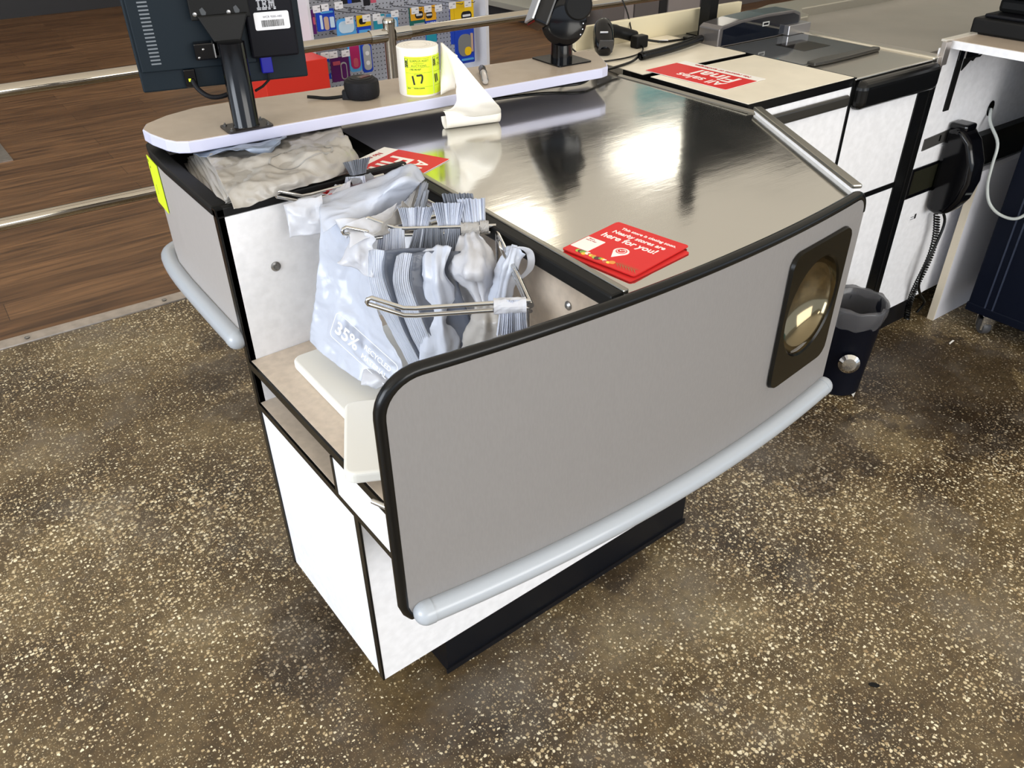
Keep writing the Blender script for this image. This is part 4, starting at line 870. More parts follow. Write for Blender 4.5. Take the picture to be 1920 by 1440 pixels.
fan(CD, (.697, 1.010, .925), (.75, -.55, 0), (.05, .22, .95), .038, .046, .044, 9, bagc, 15)
BD = bag('gathered pale bag tied round the arm of the swung rack, mouth bulging', 'bag_d')
S_('bag_d', bagw, BD, 34, 34, .0045, 26, 4, .0020, seed=41).name = 'film'
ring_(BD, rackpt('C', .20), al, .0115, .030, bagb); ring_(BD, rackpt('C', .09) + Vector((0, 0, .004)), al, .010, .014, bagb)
BE = bag('narrow grey bag hanging from the hook of the swung rack', 'bag_e')
S_('bag_e', bagc, BE, 26, 34, .0035, 26, 4, .0022, seed=51).name = 'film'
lp_ = [(.668, .895, .905), (.668, .878, .935), (.676, .866, .945), (.690, .858, .935), (.694, .862, .905), (.680, .880, .880), (.660, .902, .855)]
rows = [[Vector(p) + Vector((-.004, .004, 0)), Vector(p), Vector(p) + Vector((.004, -.004, .002))] for p in lp_]
sheet(rows, 6, 40, .001, 40).build('handle', bagw, BE, smooth=0, solid=.0006)
BF = bag('translucent grey bag bunched round the near arm beside the black rim', 'bag_f')
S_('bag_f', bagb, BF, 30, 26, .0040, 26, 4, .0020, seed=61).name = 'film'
fan(BF, rackpt('D', .11) + Vector((0, 0, .010)), al, Vector((-.12, -.12, -.95)), .034, .044, .052, 14, bagc, 16)
ring_(BF, rackpt('D', .13), al, .0105, .044, bagw)
# ------------------------------------------------------------------ pile of flat bags in the end tray
PT = thing('bag_pile', 'thick pile of folded grey carrier bags lying in the end tray under the raised shelf', 'plastic bag pile', (.54, 1.44, .905))
S_('pile_top', bagt, PT, 70, 60, .0055, 20, seed=71).name = 'top_bag'
P_ = [[Vector(p) for p in r] for r in NETS['pile_top']]
left = [r[0] for r in P_]; front = P_[-1]
lay = MB()
for k in range(9):
    dz = (k + 1) / 10
    def dn(p, off=0): return Vector((max(.412, p.x - .0045 * k) + .0025 * math.sin(k * 2.1 + p.y * 30), max(1.338, p.y + .0025 * math.cos(k * 1.7 + p.x * 30)), .906 + (p.z - .906) * (1 - dz)))
    rows = [[dn(q) for q in r] for r in P_]
    sheet(rows, 16, 16, .001, 20, seed=k, mb=lay)
lay.build('lower_bags', bagt, PT, smooth=0, solid=.0006)
m = MB(); 
for k, (cx, cy) in enumerate(((.545, 1.505),)):
    rows = [[(.45, 1.60, .9485), (.52, 1.60, .950), (.62, 1.59, .951)], [(.465, 1.550, .952), (.53, 1.545, .954), (.62, 1.54, .955)], [(.500, 1.490, .972), (.545, 1.462, .974), (.590, 1.478, .980)], [(.530, 1.466, .960), (.550, 1.452, .962), (.576, 1.466, .972)]]
    sheet(rows, 20, 20, .004, 30, seed=77, mb=m)
m.build('crumpled_bag', mat('blue_grey_film', (.22, .26, .34), .3), PT, smooth=0, solid=.0006)
pr = MB(); n = 48; oc = Vector((.575, 1.375)); 
from mathutils.bvhtree import BVHTree
top = bpy.data.objects['top_bag']; bv = BVHTree.FromPolygons([top.location + v.co for v in top.data.vertices], [p.vertices[:] for p in top.data.polygons])
vs = []
for k in range(n + 1):
    a = 2 * math.pi * k / n
    for r in (1, .94):
        x, y = oc.x + .062 * r * math.cos(a), oc.y + .036 * r * math.sin(a); hit = bv.ray_cast(Vector((x, y, 1.2)), Vector((0, 0, -1)))
        vs.append((x, y, (hit[0].z if hit[0] else .96) + .0012))
pr.add(vs, [(k * 2, k * 2 + 2, k * 2 + 3, k * 2 + 1) for k in range(n)]).build('oval_print', mat('oval_print_grey', (.30, .29, .28), .4), PT)

# ------------------------------------------------------------------ checkout lane (local u along the lane, v away from the operator side)
LO = Matrix.Translation((1.62, 1.17, 0)) @ Matrix.Rotation(math.atan2(-.0344, .9994), 4, 'Z')
def L_(): return MB(LO)
def lp(u, v, z): return LO @ Vector((u, v, z))
def lt(name, label, cat, u, v, z, group=None): return thing(name, label, cat, lp(u, v, z), group)
# cabinet under the two cream slabs
LC = lt('lane_cabinet', 'white panelled checkout cabinet with black seams behind the bagging stand', 'cabinet', .3, .3, 0)
L_().box(-.02, .368, .000, .60, .0955, .908).build('front_panel', white_lam, LC)
L_().box(-.02, .352, -.012, .0, .862, .892).build('pull_rail', mat('dark_bronze_rail', (.030, .027, .022), .35), LC, bev=.008, seg=3)
L_().box(-.02, .735, .018, .60, 0, .095).build('kick_base', kickm, LC)
L_().box(-.02, .74, .013, .018, 0, .013).build('kick_trim', rubber, LC)
L_().box(.366, .376, -.003, .60, .095, .930).build('seam_post', blackp, LC)
L_().box(.376, .695, .000, .60, .584, .905).build('upper_panel', white_lam, LC)
L_().box(.376, .695, .000, .60, .0955, .568).build('lower_panel', white_lam, LC)
L_().box(.376, .695, -.002, .60, .568, .584).build('seam_strip', blackp, LC)
L_().box(.692, .775, -.004, .60, .0955, .884).build('corner_post', blackp, LC)
L_().box(.742, .748, -.0055, -.004, .0955, .84).build('post_groove', blackm, LC)
L_().box(.376, .744, -.030, .02, .846, .921).build('bullnose', blackp, LC, bev=.022, seg=5)
L_().box(.600, .686, -.0025, .0, .165, .225).build('vent_grille', mat('grille_grey', (.03, .03, .035), .5), LC)
L_().box(.545, .625, -.001, .0, .1, .105).build('strip', white_lam, LC)
CS = lt('counter_slab', 'cream counter slab with black edge carrying the final sale card', 'counter', .15, .15, .91)
L_().box(-.034, .366, -.002, .322, .9085, .930).build('slab_core', blackp, CS)
L_().box(-.0335, .3655, -.0005, .320, .930, .9315).build('slab_surface', cream_lam, CS)
CS2 = lt('counter_slab', 'cream rear counter slab with the handheld scanner and coiled cable on it', 'counter', .05, .5, .91)
L_().box(-.034, .366, .348, .665, .9085, .930).build('slab_core', blackp, CS2)
L_().box(-.034, -.0335, .425, .665, .9085, .930).build('slab_core', cream_lam, CS2)
L_().box(-.0335, .3655, .352, .664, .930, .9315).build('slab_surface', cream_lam, CS2)
BS = L_().box(.0, .699, .666, .682, .86, .993).build('backsplash', mat('cream_backsplash', (.74, .66, .46), .4), None, bev=.002)
tag(BS, 'long low cream upright board along the back of the counter', 'counter upstand')
L_().box(.366, .70, .56, .664, .9, .9255).build('steel_ledge', mat('ledge_steel', (.30, .30, .29), .3, .8), CS2)
# scanner scale
SC = lt('scanner_scale', 'built in checkout scanner with stainless plate, dark glass bed and glossy black tower', 'scanner', .55, .3, .90)
L_().box(.370, .724, -.004, .56, .9215, .9275).build('steel_frame', mat('scanner_steel', (.66, .63, .57), .22, .95), SC, bev=.003)
L_().box(.385, .715, .170, .445, .9275, .9290).build('glass_bed', glassd, SC)
L_().box(.520, .640, .270, .375, .9291, .9296).build('scan_window', mat('scan_window', (.018, .015, .012), .08), SC)
L_().prism([(.390, .138), (.394, .166), (.46, .172), (.56, .170), (.690, .166), (.700, .150), (.69, .142), (.55, .136), (.46, .134)], .9285, .938).build('roll_guard', mat('guard_black', (.035, .032, .028), .3), SC, bev=.003)
L_().box(.725, .7445, -.004, .56, .9215, .9315).build('steel_lip', mat('lip_steel', (.72, .68, .58), .25, .9), SC, bev=.004)
tw = L_(); pts = [(.358, 0), (.358, .050), (.372, .058), (.45, .066), (.56, .070), (.690, .068), (.722, .058), (.728, .040), (.722, .018), (.700, .006), (.62, 0)]
tw.add([(u, .452, .9285 + z) for u, z in pts] + [(u, .530, .9285 + z) for u, z in pts], [tuple(range(len(pts)))[::-1], tuple(range(len(pts), 2 * len(pts)))] + [(k, (k + 1) % len(pts), len(pts) + (k + 1) % len(pts), len(pts) + k) for k in range(len(pts))])
TW = tw.build('scanner_tower', mat('tower_gunmetal', (.16, .15, .15), .18, .5), SC, bev=.003)
gp = [(.372, .004), (.374, .048), (.45, .058), (.56, .062), (.688, .060), (.715, .050), (.718, .038), (.712, .022), (.695, .010), (.62, .004)]
L_().add([(u, .4505, .9285 + z) for u, z in gp] + [(u, .4515, .9285 + z) for u, z in gp], [tuple(range(len(gp))), tuple(range(len(gp), 2 * len(gp)))[::-1]] + [(k, len(gp) + k, len(gp) + (k + 1) % len(gp), (k + 1) % len(gp)) for k in range(len(gp))]).build('tower_window', mat('tower_glass', (.006, .008, .014), .04, coat=.8), TW)
L_().box(.545, .575, .4492, .4500, .966, .978).build('light_box', mat('label_outline', (.5, .5, .48), .3), TW)
L_().box(.549, .571, .4490, .4494, .969, .975).build('light_box_centre', housing2, TW)
# conveyor
CV = lt('conveyor', 'grey rubber checkout conveyor with stainless surround', 'conveyor belt', 1.6, .35, .85)
L_().box(.780, 3.2, .045, .600, .90, .9290).build('belt', conveyor, CV)
L_().box(.745, .780, -.004, .66, .885, .9300).build('end_plate', mat('end_steel', (.60, .55, .50), .28, .9), CV, bev=.002)
L_().prism([(.70, .66), (.70, .565), (.745, .50), (.83, .50), (.86, .52), (.875, .56), (.93, .60), (3.2, .60), (3.2, .72), (.9, .72)], .90, .957).build('side_rail', mat('rail_steel', (.52, .48, .40), .3, .9), CV, bev=.003)
L_().box(.88, 3.2, .021, .045, .891, .944).build('near_rail', mat('near_rail_steel', (.66, .60, .52), .3, .8), CV, bev=.003)
L_().box(.652, .756, .432, .505, .9295, .958).build('rail_bracket', mat('bracket_steel', (.40, .39, .40), .3, .8), CV, bev=.002)
L_().box(.78, 3.2, .02, .60, .10, .89).build('lane_body', white_lam, CV)
# cabinet with the handset
HC = lt('handset_cabinet', 'white cabinet with overhanging top, lock plates and a black post beside it', 'cabinet', 1.1, .2, 0)
L_().box(.779, 2.4, .000, .02, .0955, .945).build('front_panel', white_lam, HC)
L_().box(.779, 1.08, -.0015, 0, .0955, .65).build('drawer_front', white_lam, HC)
L_().box(.780, 1.07, .016, .018, 0, .095).build('kick_base', kickm, HC)
L_().box(1.05, 2.4, -.028, -.001, .545, .652).build('dark_band', blackm, HC)
L_().box(1.095, 2.4, -.060, -.038, .0, .545).build('side_board', mat('chipped_white_board', (.74, .74, .80), .4), HC)
L_().box(1.093, 1.098, -.061, -.037, .0, .545).build('board_edge', mat('board_core_edge', (.80, .72, .58), .6), HC)
L_().box(.800, 2.4, -.50, .0, .945, .9655).build('overhang_top', white_lam, HC)
L_().box(.802, 2.4, -.498, .0, .9655, .967).build('top_surface', taupe_lam, HC)
L_().box(.758, .786, -.010, .004, .905, .968).build('corner_angle', alum, HC, bev=.001)
L_().box(.766, 1.15, -.004, .012, .9665, .972).build('corner_angle', mat('bright_angle', (.8, .76, .68), .3, .5), HC)
L_().box(.858, .885, -.004, 0, .762, .935).build('shelf_bracket', blackm, HC)
L_().box(.8585, .8845, -.0045, -.004, .905, .935).build('bracket_plate', chrome, HC)
brk = L_()
brk.add([(.895, -.002, .905), (.990, -.002, .905), (.98, -.002, .899), (.955, -.002, .900), (.945, -.002, .892), (.93, -.002, .896), (.915, -.002, .885), (.895, -.002, .872)], [(0, 1, 2, 3, 4, 5, 6, 7)])
brk.build('toothed_bracket', blackm, HC, solid=.003)
L_().box(.895, .965, -.004, 0, .9055, .94).build('bracket_plate', chrome, HC)
L_().hexa([(.800, -.003, .655), (.960, -.003, .664), (.960, 0, .664), (.800, 0, .655)], [(.800, -.003, .690), (.985, -.003, .700), (.985, 0, .700), (.800, 0, .690)]).build('lock_plate', mat('lock_plate_bronze', (.06, .058, .055), .35), HC)
L_().prism([(.88, -.004), (.886, -.0045), (.886, -.003), (.88, -.003)], .67, .688).build('key_slot', blackp, HC)
L_().box(.772, .965, -.006, 0, .508, .604).build('cup_pull', blackg, HC, bev=.003)
L_().box(.785, .952, -.0075, -.006, .522, .596).build('pull_recess', mat('olive_reflection_plastic', (.02, .02, .012), .1, coat=.7), HC)
MB(LO @ Matrix.Translation((1.150, -.001, .722)) @ Matrix.Rotation(math.pi / 2, 4, 'X')).prism([(.018 * math.cos(a * .3927), .024 * math.sin(a * .3927)) for a in range(16)], 0, .0012).build('cable_hole', blackp, HC)
TG = L_().box(.842, .880, -.0025, -.0015, .415, .445).build('small_label', white_lam, HC)
L_().box(.846, .862, -.003, -.0025, .425, .427).box(.846, .862, -.003, -.0025, .432, .434).box(.866, .876, -.003, -.0025, .424, .440).build('print_marks', textk, TG)
# phone handset and its cords
PH = lt('phone_handset', 'large black phone handset hanging on the white cabinet with a coiled cord', 'phone', .95, -.04, .42)
prof = [(-.004, .700), (-.030, .712), (-.055, .708), (-.085, .680), (-.112, .620), (-.118, .560), (-.105, .500), (-.078, .452), (-.040, .440), (-.006, .448)]
m = L_(); n = len(prof)
m.add([(.905, v, z) for v, z in prof] + [(.985, v, z) for v, z in prof], [tuple(range(n)), tuple(range(n, 2 * n))[::-1]] + [(k, n + k, n + (k + 1) % n, (k + 1) % n) for k in range(n)])
m.build('handset_body', blackg, PH, bev=.016, seg=5, smooth=80)
L_().box(.915, .975, -.060, -.004, .700, .722).build('cradle', blackg, PH, bev=.008, seg=3)
cord = []
for k in range(460):
    t = k / 459; a = k * .62; z = .425 - .405 * t; u = .955 + .010 * math.sin(t * 7) + .03 * t; v = -.028 - .012 * math.sin(t * 5)
    r = .0085; cord.append(lp(u + r * math.cos(a), v + r * math.sin(a), z))
MB().tube(cord, .0026, 5).build('coiled_cord', blackp, PH, smooth=60)
MB().tube(spline([lp(.965, -.03, .445), lp(.985, -.045, .40), lp(.965, -.05, .33), lp(.935, -.05, .26), (lp(.94, -.045, .19)), lp(.985, -.04, .13), lp(1.02, -.045, .09), lp(1.01, -.035, .05)], 40), .0045, 8).build('cord', blackp, PH, smooth=60)
WC = MB().tube(spline([lp(1.150, -.003, .720), (2.735, 1.103, .690), (2.71, 1.052, .642), (2.70, 1.043, .577), (2.70, 1.038, .518), (2.70, 1.020, .470), (2.70, .991, .443), (2.70, .955, .433), (2.70, .923, .438), (2.70, .899, .463), (2.69, .87, .52), (2.68, .84, .60)], 60), .0048, 10).build('white_cable', cablew, None, smooth=60)
tag(WC, 'thin pale cable looping out of a hole in the white cabinet', 'cable')
# printer on the overhanging top
PR = lt('receipt_printer', 'black receipt printer on the overhanging cabinet top at the right edge', 'printer', 1.05, -.1, .967)
L_().box(.92, 1.30, -.30, .020, .968, 1.010).build('base', blackm, PR, bev=.006)
L_().box(.94, 1.28, -.28, .000, .010 + 1.0, 1.020).build('lid_step', rubber, PR, bev=.004)
L_().box(.98, 1.25, -.26, -.01, 1.020, 1.060).build('neck', blackm, PR, bev=.012)
L_().box(.93, 1.32, -.29, .03, 1.060, 1.16).build('head', blackg, PR, bev=.020, seg=4)
# rolling navy cart
CA = thing('rolling_cart', 'tall navy black rolling cart at the right edge of the picture', 'cart', (3.05, .75, 0))
MB().box(2.725, 3.40, .40, .985, .098, .925).build('cart_body', navy, CA, bev=.004)
MB().box(2.7225, 2.7255, .925, .930, .10, .92).build('panel_groove', mat('groove_navy', (.03, .04, .07), .4), CA)
MB().box(2.7225, 2.7255, .900, .905, .10, .92).build('panel_groove', MATS['groove_navy'], CA)
MB().box(2.722, 3.402, .398, .988, .080, .110).build('base_rail', navy, CA, bev=.003)
for cx, cy in ((2.765, .925), (2.765, .46), (3.34, .925), (3.34, .46)):
    K = MB().lathe([(.006, -.013), (.024, -.013), (.026, -.010), (.026, .010), (.024, .013), (.006, .013)], (cx, cy, .026), 24, (.8, -.6, 0)).build('caster', mat('caster_rubber', (.07, .07, .075), .4) if 'caster_rubber' not in MATS else MATS['caster_rubber'], CA, smooth=40)
    MB(Matrix.Translation((cx, cy, 0)) @ Matrix.Rotation(math.radians(-37), 4, 'Z')).box(-.022, .022, -.020, -.0165, .020, .078).box(-.022, .022, .0165, .020, .020, .078).box(-.022, .022, -.02, .02, .070, .081).build('caster_fork', chrome, K, bev=.001)
# waste bin
BN = thing('waste_bin', 'black waste bin with a clear liner between the stand and the white cabinet', 'waste bin', (2.09, 1.052, 0))
bc = (2.09, 1.052, 0)
MB().lathe([(0, 0), (.064, 0), (.068, .004), (.085, .292), (.088, .296), (.0855, .300), (.082, .296), (.066, .010), (0, .010)], bc, 48).build('bin_body', mat('navy_bin_plastic', (.002, .003, .008), .45, spec=.2), BN, smooth=40)
lin = mat('clear_liner', (.12, .12, .13), .15, alpha=.6, bump=.2, bscale=12)
prof = [(.083, .240), (.090, .266), (.0925, .296), (.088, .306), (.081, .300), (.077, .260), (.068, .20)]
m = MB(); vs = []; K = 60
for i, (r, z) in enumerate(prof):
    for k in range(K):
        a = 2 * math.pi * k / K; rr = r + .003 * noise.noise(Vector((math.cos(a) * 4, math.sin(a) * 4, i * .7))) * 2
        vs.append((bc[0] + rr * math.cos(a), bc[1] + rr * math.sin(a), z + .006 * noise.noise(Vector((math.cos(a) * 3, math.sin(a) * 3, 9 + i * .2)))))
m.add(vs, [(i * K + k, i * K + (k + 1) % K, (i + 1) * K + (k + 1) % K, (i + 1) * K + k) for i in range(len(prof) - 1) for k in range(K)]).build('liner', lin, BN, smooth=0)
MB().lathe([(0, .14), (.070, .14), (.068, .155), (.04, .17), (0, .165)], bc, 20).build('rubbish', mat('dark_red_rubbish', (.10, .015, .02), .6), BN)
MB().lathe([(.030, 0), (.031, .008), (.020, .016), (0, .018)], (2.025, .995, .135), 24, (-.75, -.6, .1)).build('clip', chrome, BN, smooth=30)
# handheld scanner, its cable and the coil
HS_ = thing('handheld_scanner', 'black handheld barcode scanner lying head forward on the rear cream slab', 'barcode scanner', (1.69, 1.75, .9315))
hx = Vector((.60, .80, 0)).normalized(); hy = Vector((-hx.y, hx.x, 0))
def ell(c, rx, ry, rz_, ax, n=20, mrr=12):
    vs = []; ax = Vector(ax).normalized(); ay = Vector((-ax.y, ax.x, 0)).normalized(); az = ax.cross(ay)
    for i in range(mrr + 1):
        t = math.pi * i / mrr
        for k in range(n):
            a = 2 * math.pi * k / n; sx = math.copysign(abs(math.cos(t)) ** .75, math.cos(t)); q = math.sin(t) ** .8
            vs.append(Vector(c) + ax * rx * sx + ay * ry * q * math.cos(a) + az * rz_ * q * math.sin(a))
    return MB().add(vs, [(i * n + k, i * n + (k + 1) % n, (i + 1) * n + (k + 1) % n, (i + 1) * n + k) for i in range(mrr) for k in range(n)])
ell((1.690, 1.770, .972), .058, .030, .034, (.42, .55, .55)).build('head', blackg, HS_, smooth=0)
MB(Matrix.Translation((1.664, 1.732, .950)) @ Matrix((hy * -1, Vector((-.3, -.4, .86)).normalized(), Vector((-.55, -.72, -.5)).normalized())).transposed().to_4x4()).box(-.020, .020, -.012, .030, -.004, .001).build('scan_face', mat('scan_face_grey', (.05, .05, .055), .25), HS_, bev=.003)
MB().tube(spline([(1.715, 1.800, .985), (1.765, 1.800, .975), (1.800, 1.790, .965), (1.83, 1.785, .955)], 12), [.018] * 5 + [.016] * 8, 16).build('handle', blackm, HS_, smooth=50)
MB(LO).box(.155, .200, .575, .605, .9316, .965).build('trigger_stand', blackm, HS_, bev=.004)
MB(Matrix.Translation((1.670, 1.748, .9905)) @ Matrix.Rotation(-.64, 4, 'Z') @ Matrix.Rotation(.5, 4, 'X')).box(-.011, .011, -.0015, .0015, 0, .003).build('badge_mark', whitep, HS_)
cb = MB().tube(spline([(1.83, 1.785, .955), (1.86, 1.77, .945), (1.905, 1.745, .937), (1.97, 1.735, .9355), (2.01, 1.725, .936), (2.03, 1.700, .938), (2.04, 1.675, .940)], 30), .0034, 8).build('scanner_cable', blackp, None, smooth=60)
tag(cb, 'thin black scanner cable with a white tag running to the scanner tower', 'cable')
MB().tube([(1.895, 1.7505, .9375), (1.925, 1.742, .9368)], .0042, 10).build('cable_tag', whitep, cb, smooth=60)
MB().box(1.985, 2.015, 1.715, 1.738, .9316, .943).build('cable_clip', blackm, cb, bev=.003)
coil = []
pa_, pb_ = Vector((1.700, 1.632, .943)), Vector((1.985, 1.668, .947))
dd_ = (pb_ - pa_).normalized(); e1 = dd_.cross(Vector((0, 0, 1))).normalized(); e2 = Vector((0, 0, 1))
for k in range(700):
    t = k / 699; a = k * 2 * math.pi / 12
    coil.append(pa_ + (pb_ - pa_) * t + e1 * (.0095 * math.cos(a) + .010 * math.sin(t * 3.1)) + e2 * .0085 * math.sin(a))
CL = thing('coiled_cable', 'tightly coiled black cable lying across the cream counter towards the shelf', 'cable', (1.75, 1.64, .9315))
MB().tube(coil, .0028, 5).build('coil', blackp, CL, smooth=60)
MB().tube(spline([(1.702, 1.640, .942), (1.66, 1.625, .936), (1.58, 1.610, .935), (1.50, 1.592, .937), (1.42, 1.560, .930), (1.34, 1.60, .926), (1.24, 1.62, .9225), (1.14, 1.64, .9225)], 40), .0036, 8).build('cable_tail', blackp, CL, smooth=60)
HL = MB().tube(spline([(1.62, 1.98, 1.16), (1.60, 1.90, 1.08), (1.575, 1.83, 1.01), (1.565, 1.76, .96), (1.59, 1.70, .936), (1.65, 1.67, .9355), (1.74, 1.68, .9355), (1.80, 1.72, .938), (1.83, 1.79, .95), (1.86, 1.86, 1.02), (1.84, 1.93, 1.12), (1.83, 1.98, 1.2)], 60), .0024, 8).build('hanging_cable', blackp, None, smooth=60)
tag(HL, 'thin black cable hanging in a loop around the handheld scanner', 'cable')
# black pole behind the scanner tower
PO = lt('display_pole', 'square black pole on a base plate beside the scanner tower', 'pole', .48, .62, .93)
L_().box(.475, .510, .600, .640, .9285, 1.5).build('pole', blackm, PO)
L_().box(.445, .540, .575, .660, .9258, .9290).build('base_plate', blackg, PO)
L_().box(.455, .90, .592, .648, 1.09, 1.38).build('unseen_dark_head', blackm, PO, bev=.006)  # unseen dark box, added so the steel top reflects something dark here

# ------------------------------------------------------------------ chrome guard rails
def rail(name, label, z, posts, y0):
    T = thing(name, label, 'railing', (.6, y0, 0), 'chrome guard rails')
    return T
RT = thing('guard_rail', 'chrome two bar guard rail on round posts beyond the bagging stand', 'railing', (1.0, 2.92, 0))
def ry(x): return 2.925 - .0344 * (x - .2)
segs = ((-4.5, -.9), (-.9, 1.63), (1.63, 4.2), (4.2, 7.5))
for z, r in ((.825, .0205), (.43, .0205)):
    for a, b in segs:
        MB().tube([(a + .03, ry(a + .03), z), (b - .03, ry(b - .03), z)], r, 20).build('rail_bar', railm, RT, smooth=60)
for x in (-.9, 1.63, 4.2, 7.5):
    P = MB().lathe([(.06, 0), (.06, .008), (.026, .012), (.0225, .03), (.0225, .865), (.0235, .866), (.0235, .876), (.019, .884), (0, .886)], (x, ry(x), 0), 28).build('post', railm, RT, smooth=40)
    for z in (.825, .43):
        MB().tube([(x - .085, ry(x - .085), z), (x - .018, ry(x - .018), z)], .0245, 20).build('socket', chrome, P, smooth=50)
        MB().tube([(x + .018, ry(x + .018), z), (x + .085, ry(x + .085), z)], .0245, 20).build('socket', chrome, P, smooth=50)
fp = MB().box(.27, .48, 5.09, 5.50, .004, .010).build('floor_plate', alum)
tag(fp, 'square metal plate set in the wood floor at the left edge', 'floor plate')

# ------------------------------------------------------------------ pegboard display
PG = thing('pegboard_display', 'white gondola display with grey pegboard and hooks hung with blister packs', 'shelving', (2.65, 4.7, .0))
MB().box(2.05, 3.26, 4.50, 4.80, .0045, .150).build('base_deck', whitep, PG, bev=.002)
MB().box(2.050, 2.066, 4.50, 4.80, .15, 1.6).build('side_panel', whitep, PG)
MB().box(3.235, 3.258, 4.47, 4.80, .15, 1.6).build('side_panel', whitep, PG)
def pegboard():
    m = bpy.data.materials.new('perforated_pegboard'); m.use_nodes = True; N, L = nt(m); b = N['Principled BSDF']
    g = N.new('ShaderNodeNewGeometry'); mp = N.new('ShaderNodeMapping'); mp.inputs['Scale'].default_value = (39.37, 1, 39.37); L.new(g.outputs['Position'], mp.inputs['Vector'])
    fr = N.new('ShaderNodeVectorMath'); fr.operation = 'FRACTION'; L.new(mp.outputs['Vector'], fr.inputs[0])
    sb = N.new('ShaderNodeVectorMath'); sb.operation = 'SUBTRACT'; sb.inputs[1].default_value = (.5, 0, .5); L.new(fr.outputs[0], sb.inputs[0])
    ml = N.new('ShaderNodeVectorMath'); ml.operation = 'MULTIPLY'; ml.inputs[1].default_value = (1, 0, 1); L.new(sb.outputs[0], ml.inputs[0])
    ln = N.new('ShaderNodeVectorMath'); ln.operation = 'LENGTH'; L.new(ml.outputs[0], ln.inputs[0])
    c = N.new('ShaderNodeMath'); c.operation = 'LESS_THAN'; c.inputs[1].default_value = .15; L.new(ln.outputs['Value'], c.inputs[0])
    x = N.new('ShaderNodeMix'); x.data_type = 'RGBA'; x.inputs[6].default_value = (.47, .49, .55, 1); x.inputs[7].default_value = (.03, .03, .03, 1); L.new(c.outputs[0], x.inputs[0]); L.new(x.outputs[2], b.inputs['Base Color']); b.inputs['Roughness'].default_value = .5
    return m
MB().box(2.066, 3.235, 4.775, 4.79, .15, 1.6).build('pegboard', pegboard(), PG)
hooks = [(2.447, .574), (2.538, .576), (2.634, .574), (2.736, .578), (2.84, .574), (2.934, .573), (3.031, .575), (3.12, .575), (2.15, .68), (2.27, .61), (2.38, .61), (2.09, .44), (2.20, .42), (2.31, .47)]
hm = mat('hook_wire', (.10, .10, .11), .4, .6)
for x, z in hooks:
    MB().tube([(x, 4.773, z + .012), (x, 4.766, z + .012), (x, 4.762, z), (x, 4.43, z + .022), (x, 4.42, z + .030)], .0022, 6).tube([(x - .012, 4.771, z + .012), (x + .012, 4.771, z + .012)], .003, 6).build('hook', hm, PG)
tagm = mat('price_tag_white', (.82, .82, .86), .4)
for x, z in ((2.0 + .07, .674), (2.114, .677), (2.202, .679), (2.256, .596), (2.364, .595), (2.43, .593), (2.55, .597), (2.688, .599), (2.777, .598), (2.852, .595), (2.952, .599), (3.066, .596), (2.08, .433), (2.132, .431), (2.209, .428)):
    t = MB().box(x - .025, x + .025, 4.418, 4.420, z - .018, z + .018).build('price_tag', tagm, PG)
    MB().box(x - .018, x - .002, 4.4172, 4.418, z - .009, z - .006).box(x + .004, x + .018, 4.4172, 4.418, z + .004, z + .009).build('price_print', mat('tag_print', (.25, .25, .27), .6) if 'tag_print' not in MATS else MATS['tag_print'], t)
C = dict(blue=(.01, .06, .55), dblue=(.008, .02, .22), lblue=(.10, .42, .85), pale=(.62, .80, .95), yel=(.95, .62, .01), org=(.90, .45, .02), teal=(.02, .32, .45), green=(.01, .14, .12), purple=(.10, .01, .14), mag=(.45, .02, .14), grey=(.22, .23, .24), lgrey=(.42, .44, .46), white=(.8, .82, .86), black=(.01, .01, .015), skin=(.62, .42, .30), rose=(.55, .10, .16))
cm_ = {k: mat('pack_' + k, c, .3) for k, c in C.items()}
def pk(x0, x1, z0, z1, base, label, parts=(), shape='rect', cat='blister pack'):
    x0, x1 = sorted((x0, x1)); z0, z1 = sorted((z0, z1)); w, h = x1 - x0, z1 - z0
    T = thing('blister_pack', label, cat, ((x0 + x1) / 2, 4.5, z0), 'insole and foot care packs on the pegboard')
    def slab(a, b, c, d, y0, y1, mt, nm, r):
        poly = rrect(x0 + a * w, x0 + b * w, z0 + c * h, z0 + d * h, r, 4); n = len(poly)
        MB().add([(px, y0, pz) for px, pz in poly] + [(px, y1, pz) for px, pz in poly], [tuple(range(n)), tuple(range(n, 2 * n))[::-1]] + [(k, n + k, n + (k + 1) % n, (k + 1) % n) for k in range(n)]).build(nm, cm_[mt], T)
    slab(0, 1, 0, 1, 4.497, 4.505, base, 'card', min(w, h) * (.25 if shape == 'round' else .05))
    for k, (a, b, c, d, mt, nm) in enumerate(parts):
        slab(a, b, c, d, 4.497 - .004 - .0012 * k, 4.4968, mt, nm, min((b - a) * w, (d - c) * h) * .42 if nm in ('oval_mark', 'insole', 'window', 'pad') else .003)
    return T
pk(2.070, 2.088, .535, .66, 'purple', 'thin purple and dark pack at the left end of the upper row', [(.2, .8, .4, .7, 'rose', 'print')])
pk(2.095, 2.208, .544, .655, 'blue', 'blue foot care pack with a beige strip and a small bottle picture', [(.18, .30, .10, .75, 'pale', 'print'), (.38, .62, .04, .66, 'skin', 'window'), (.70, .92, .12, .62, 'pale', 'bottle_print'), (.25, .9, .82, .90, 'lblue', 'print')])
pk(2.212, 2.333, .455, .595, 'lblue', 'rounded light blue blister pack hanging behind the chrome rail', [(.10, .90, .45, .90, 'pale', 'window'), (.2, .8, .05, .25, 'white', 'print')], 'round')
pk(2.340, 2.430, .48, .60, 'blue', 'blue pack with a yellow top and black oval beside the light blue one', [(.0, 1, .50, 1, 'yel', 'header'), (.15, .65, .60, .86, 'black', 'oval_mark'), (.1, .9, .2, .35, 'lblue', 'print')])
